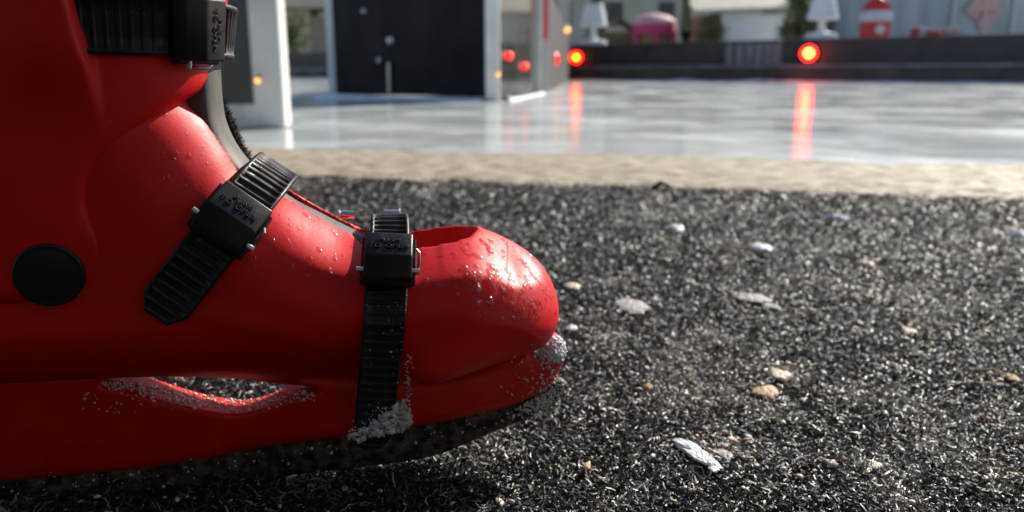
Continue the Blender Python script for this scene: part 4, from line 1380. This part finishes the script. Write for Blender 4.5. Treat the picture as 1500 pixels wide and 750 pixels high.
# stall with cream roof and pale front
Y = 27; x0, x1 = P2(1028, Y)[0], P2(1172, Y)[0]
ms = empty('market_stall', ((x0 + x1) / 2, Y, 0), 0, 'wide market stall with cream sloping roof and pale white front panel', 'market stall')
bm = bmesh.new(); add_box(bm, ((x0 + x1) / 2, Y + 1.4, 1.0), (x1 - x0, 2.6, 2.0)); under(bm_obj('wall', bm, M['wood']), ms)
f0, f1 = P2(1055, Y)[0], P2(1148, Y)[0]
bm = bmesh.new(); add_box(bm, ((f0 + f1) / 2, Y + .04, (Zat(20, Y) + .6) / 2), (f1 - f0, .06, Zat(20, Y) - .6), None, .01); under(bm_obj('front_panel', bm, M['whiteblue']), ms)
bm = bmesh.new(); xa, xb = P2(1010, Y)[0], P2(1186, Y)[0]
vs = [bm.verts.new(p) for p in ((xa, Y - .5, Zat(22, Y)), (xb, Y - .5, Zat(15, Y)), (xb, Y + 1.6, Zat(-20, Y)), (xa, Y + 1.6, Zat(-16, Y)), (xa, Y - .5, Zat(22, Y) + .12), (xb, Y - .5, Zat(15, Y) + .12), (xb, Y + 1.6, Zat(-20, Y) + .12), (xa, Y + 1.6, Zat(-16, Y) + .12))]
for f in ((0, 1, 2, 3), (4, 7, 6, 5), (0, 4, 5, 1), (1, 5, 6, 2), (2, 6, 7, 3), (3, 7, 4, 0)): bm.faces.new([vs[i] for i in f])
under(bm_obj('roof', bm, M['cream']), ms)
for px in (1047, 1156):
    xx = P2(px, Y)[0]; bm = bmesh.new(); add_box(bm, (xx, Y - .02, .95), (.22, .12, 1.9)); under(bm_obj('corner_post', bm, M['wood']), ms)
# big grey tarpaulin tent on the right
M['tarp'] = noisy(mat('grey_blue_tarp', rough=.5), (.34, .36, .385), (.46, .48, .50), 1.2, 5, stretch=(2, 1, .4))
Y = 24; x0, x1 = P2(1207, Y)[0], P2(1640, Y)[0]
tent = empty('marquee', ((x0 + x1) / 2, Y, 0), 0, 'large grey tarpaulin marquee wall with a faded pink print at right', 'marquee')
n_ = 400; X = np.linspace(x0, x1, n_)
fold = .05 * np.sin(X * 5.5) + .10 * fbm(X * 1.6, X * 0, 61, 4)
zz = np.linspace(0, 4.2, 10)
Vt = np.concatenate([np.stack([X, Y + fold * (1 - .15 * k), np.full(n_, z)], 1) for k, z in enumerate(zz)])
ix = np.arange(10 * n_).reshape(10, n_)
under(np_mesh('canvas', Vt, np.stack([ix[:-1, :-1].ravel(), ix[:-1, 1:].ravel(), ix[1:, 1:].ravel(), ix[1:, :-1].ravel()], 1), M['tarp']), tent)
bm = bmesh.new(); 
vs = [bm.verts.new(p) for p in ((x0 - .2, Y - .2, 4.2), (x1 + .2, Y - .2, 4.2), (x1 + .2, Y + 5, 5.6), (x0 - .2, Y + 5, 5.6))]; bm.faces.new(vs)
bmesh.ops.solidify(bm, geom=bm.faces, thickness=.05)
under(bm_obj('roof', bm, M['tarp']), tent)
for px in (1210, 1390, 1478):
    xx = P2(px, Y)[0]; bm = bmesh.new(); add_cyl(bm, (xx, Y - .06, 0), (xx, Y - .06, 4.2), .045); under(bm_obj('tent_pole', bm, M['dullsteel'], None, True), tent)
# faded pink print: loose cluster of blossoms inside a heart shape
M['print'] = noisy(mat('faded_pink_print', rough=.6), (.55, .38, .38), (.62, .40, .40), 5, 4)
M['print2'] = noisy(mat('faded_red_print', rough=.6), (.58, .33, .32), (.62, .38, .36), 5, 4)
ctr = at(1444, 16, Y - .12)
bm = bmesh.new()
for i in range(70):
    a = rng.uniform(0, 2 * math.pi); k = math.sqrt(rng.random()) * .033
    hx = 16 * math.sin(a)**3 * k; hz = (13 * math.cos(a) - 5 * math.cos(2 * a) - 2 * math.cos(3 * a) - math.cos(4 * a)) * k
    r = rng.uniform(.07, .11)
    add_lathe(bm, [(r, -.004), (r, .0), (r * .6, .004), (.003, .005)], Matrix.Translation((ctr[0] + hx, Y - .10, ctr[2] + hz)) @ Matrix.Rotation(math.pi / 2, 4, 'X'), 8)
under(bm_obj('print', bm, M['print2']), tent)
# red and white round kiosk
M['kred'] = noisy(mat('kiosk_red', rough=.5), (.50, .035, .03), (.60, .055, .05), 4, 4)
M['kwhite'] = noisy(mat('kiosk_white', rough=.6), (.52, .54, .57), (.62, .64, .66), 4, 4)
Y = 21; cx = P2(1289, Y)[0]; rr = (P2(1310, Y)[0] - P2(1268, Y)[0]) / 2
kk = empty('round_kiosk', (cx, Y + rr, 0), 0, 'round red kiosk with a white band and white disc in front of the marquee', 'kiosk')
mt_ = Matrix.Translation((cx, Y + rr, 0))
bm = bmesh.new(); add_lathe(bm, [(rr * .94, 0), (rr, Zat(31, Y))], mt_, 36); under(bm_obj('drum', bm, M['kred'], None, True), kk)
bm = bmesh.new(); add_lathe(bm, [(rr * 1.02, Zat(31, Y)), (rr * 1.14, Zat(28, Y)), (rr * 1.14, Zat(19, Y)), (rr * 1.0, Zat(15, Y))], mt_, 36); under(bm_obj('band', bm, M['kwhite'], None, True), kk)
bm = bmesh.new(); add_lathe(bm, [(rr * 1.0, Zat(15, Y)), (rr * .85, Zat(5, Y)), (rr * .5, Zat(-3, Y)), (.04, Zat(-8, Y))], mt_, 36); under(bm_obj('top', bm, M['kred'], None, True), kk)
bm = bmesh.new(); add_lathe(bm, [(.11, -.03), (.11, .02), (.1, .03), (.003, .03)], Matrix.Translation((P2(1287, Y)[0], Y - .01, Zat(43, Y))) @ Matrix.Rotation(math.pi / 2, 4, 'X'), 20); under(bm_obj('disc', bm, M['kwhite'], None, True), kk)
# little red and white parcels behind the fence
for (px, py, w, h_, m_, lb) in ((1324, 46, 9, 13, 'kred', 'small red parcel just right of the round kiosk behind the fence'), (1334, 46, 10, 13, 'kwhite', 'small white parcel between two red ones behind the fence'), (1350, 48, 17, 9, 'kred', 'flat red parcel right of the small white one behind the fence'), (1377, 47, 22, 11, 'pinkw', 'low pink parcel furthest right behind the fence')):
    p2 = fp(fpt(px), -.45); Y = p2[1]; k = Y / F_PX
    z0 = FHGT + .016
    bm = bmesh.new(); add_box(bm, (0, 0, h_ * k / 2), (w * k, .18, h_ * k), None, .02, 3)
    add_box(bm, (0, -.002, h_ * k / 2), (w * k * .12, .186, h_ * k * 1.01), None)
    o = bm_obj('parcel', bm, M[m_]); o.location = (p2[0], p2[1], z0)
    tag(o, lb, 'parcel', 'parcels on the fence counter')

# small orange glowing dots, bulbs and holders added
M['glow'] = mat('orange_glow', (1, .5, .15), .3, emit=(1, .42, .10), estr=1.3)
for (px, py, Y, r, lb) in ((377, 118, 2.58, .0085, 'tiny orange dot glowing on the near white post'), (730, 109, 5.17, .012, 'tiny orange glowing dot on the middle white gate post'), (831, 44, 14.0, .05, 'tiny orange glowing dot by the glass left of the giant lamp')):
    c = at(px, py, Y)
    root = empty('glow_dot', c, 0, lb, 'fairy light', 'warm fairy lights')
    bm = bmesh.new(); bmesh.ops.create_icosphere(bm, subdivisions=2, radius=r); bm_obj('bulb', bm, M['glow'], root, True)
    bm = bmesh.new(); add_cyl(bm, (0, 0, r * .7), (0, r * 2.4, r * 1.6), r * .5); bm_obj('holder', bm, M['housing'], root, True)

# made-up dark block, added unseen behind the camera to shade the skate's near side
blk = empty('shade_blocker', (0, -1.9, 0), 0, 'added dark boarded block, unseen behind the viewpoint, shading the skate', 'blocker')
M['blocker'] = noisy(mat('dark_blocker_boards', rough=.8), (.020, .017, .015), (.035, .03, .026), 4, 5, stretch=(8, 1, 1))
bm = bmesh.new(); add_box(bm, (-.3, -2.9, 1.2), (6.2, 2.0, 2.4), None, .02); under(bm_obj('wall', bm, M['blocker']), blk)
bm = bmesh.new(); add_box(bm, (-.3, -2.85, 2.47), (6.6, 2.4, .12), None, .01); under(bm_obj('roof', bm, M['blocker']), blk)
bm = bmesh.new(); add_box(bm, (.9, -1.885, 1.02), (.85, .03, 1.96), None, .008); under(bm_obj('door', bm, M['wood_dk']), blk)

# ================================================================== LIGHT
AZ, EL = math.radians(40), math.radians(33)
sv = Vector((math.sin(AZ) * math.cos(EL), math.cos(AZ) * math.cos(EL), math.sin(EL)))
sun = bpy.data.lights.new('sun', 'SUN'); sun.energy = 4.6; sun.angle = math.radians(.5); sun.color = (1, .93, .83)
so = bpy.data.objects.new('sun', sun); COL.objects.link(so)
so.rotation_euler = sv.to_track_quat('Z', 'Y').to_euler(); so.location = (3, 6, 5)
w = bpy.data.worlds.new('World'); scene.world = w; w.use_nodes = True
nt = w.node_tree
sky = nt.nodes.new('ShaderNodeTexSky'); sky.sky_type = 'NISHITA'; sky.sun_disc = False
sky.sun_elevation = EL; sky.sun_rotation = AZ
nt.links.new(sky.outputs[0], nt.nodes['Background'].inputs[0])
nt.nodes['Background'].inputs[1].default_value = .08
vs = scene.view_settings
vs.view_transform = 'Standard'; vs.look = 'None'; vs.exposure = 0.70; vs.gamma = 1; vs.use_curve_mapping = False
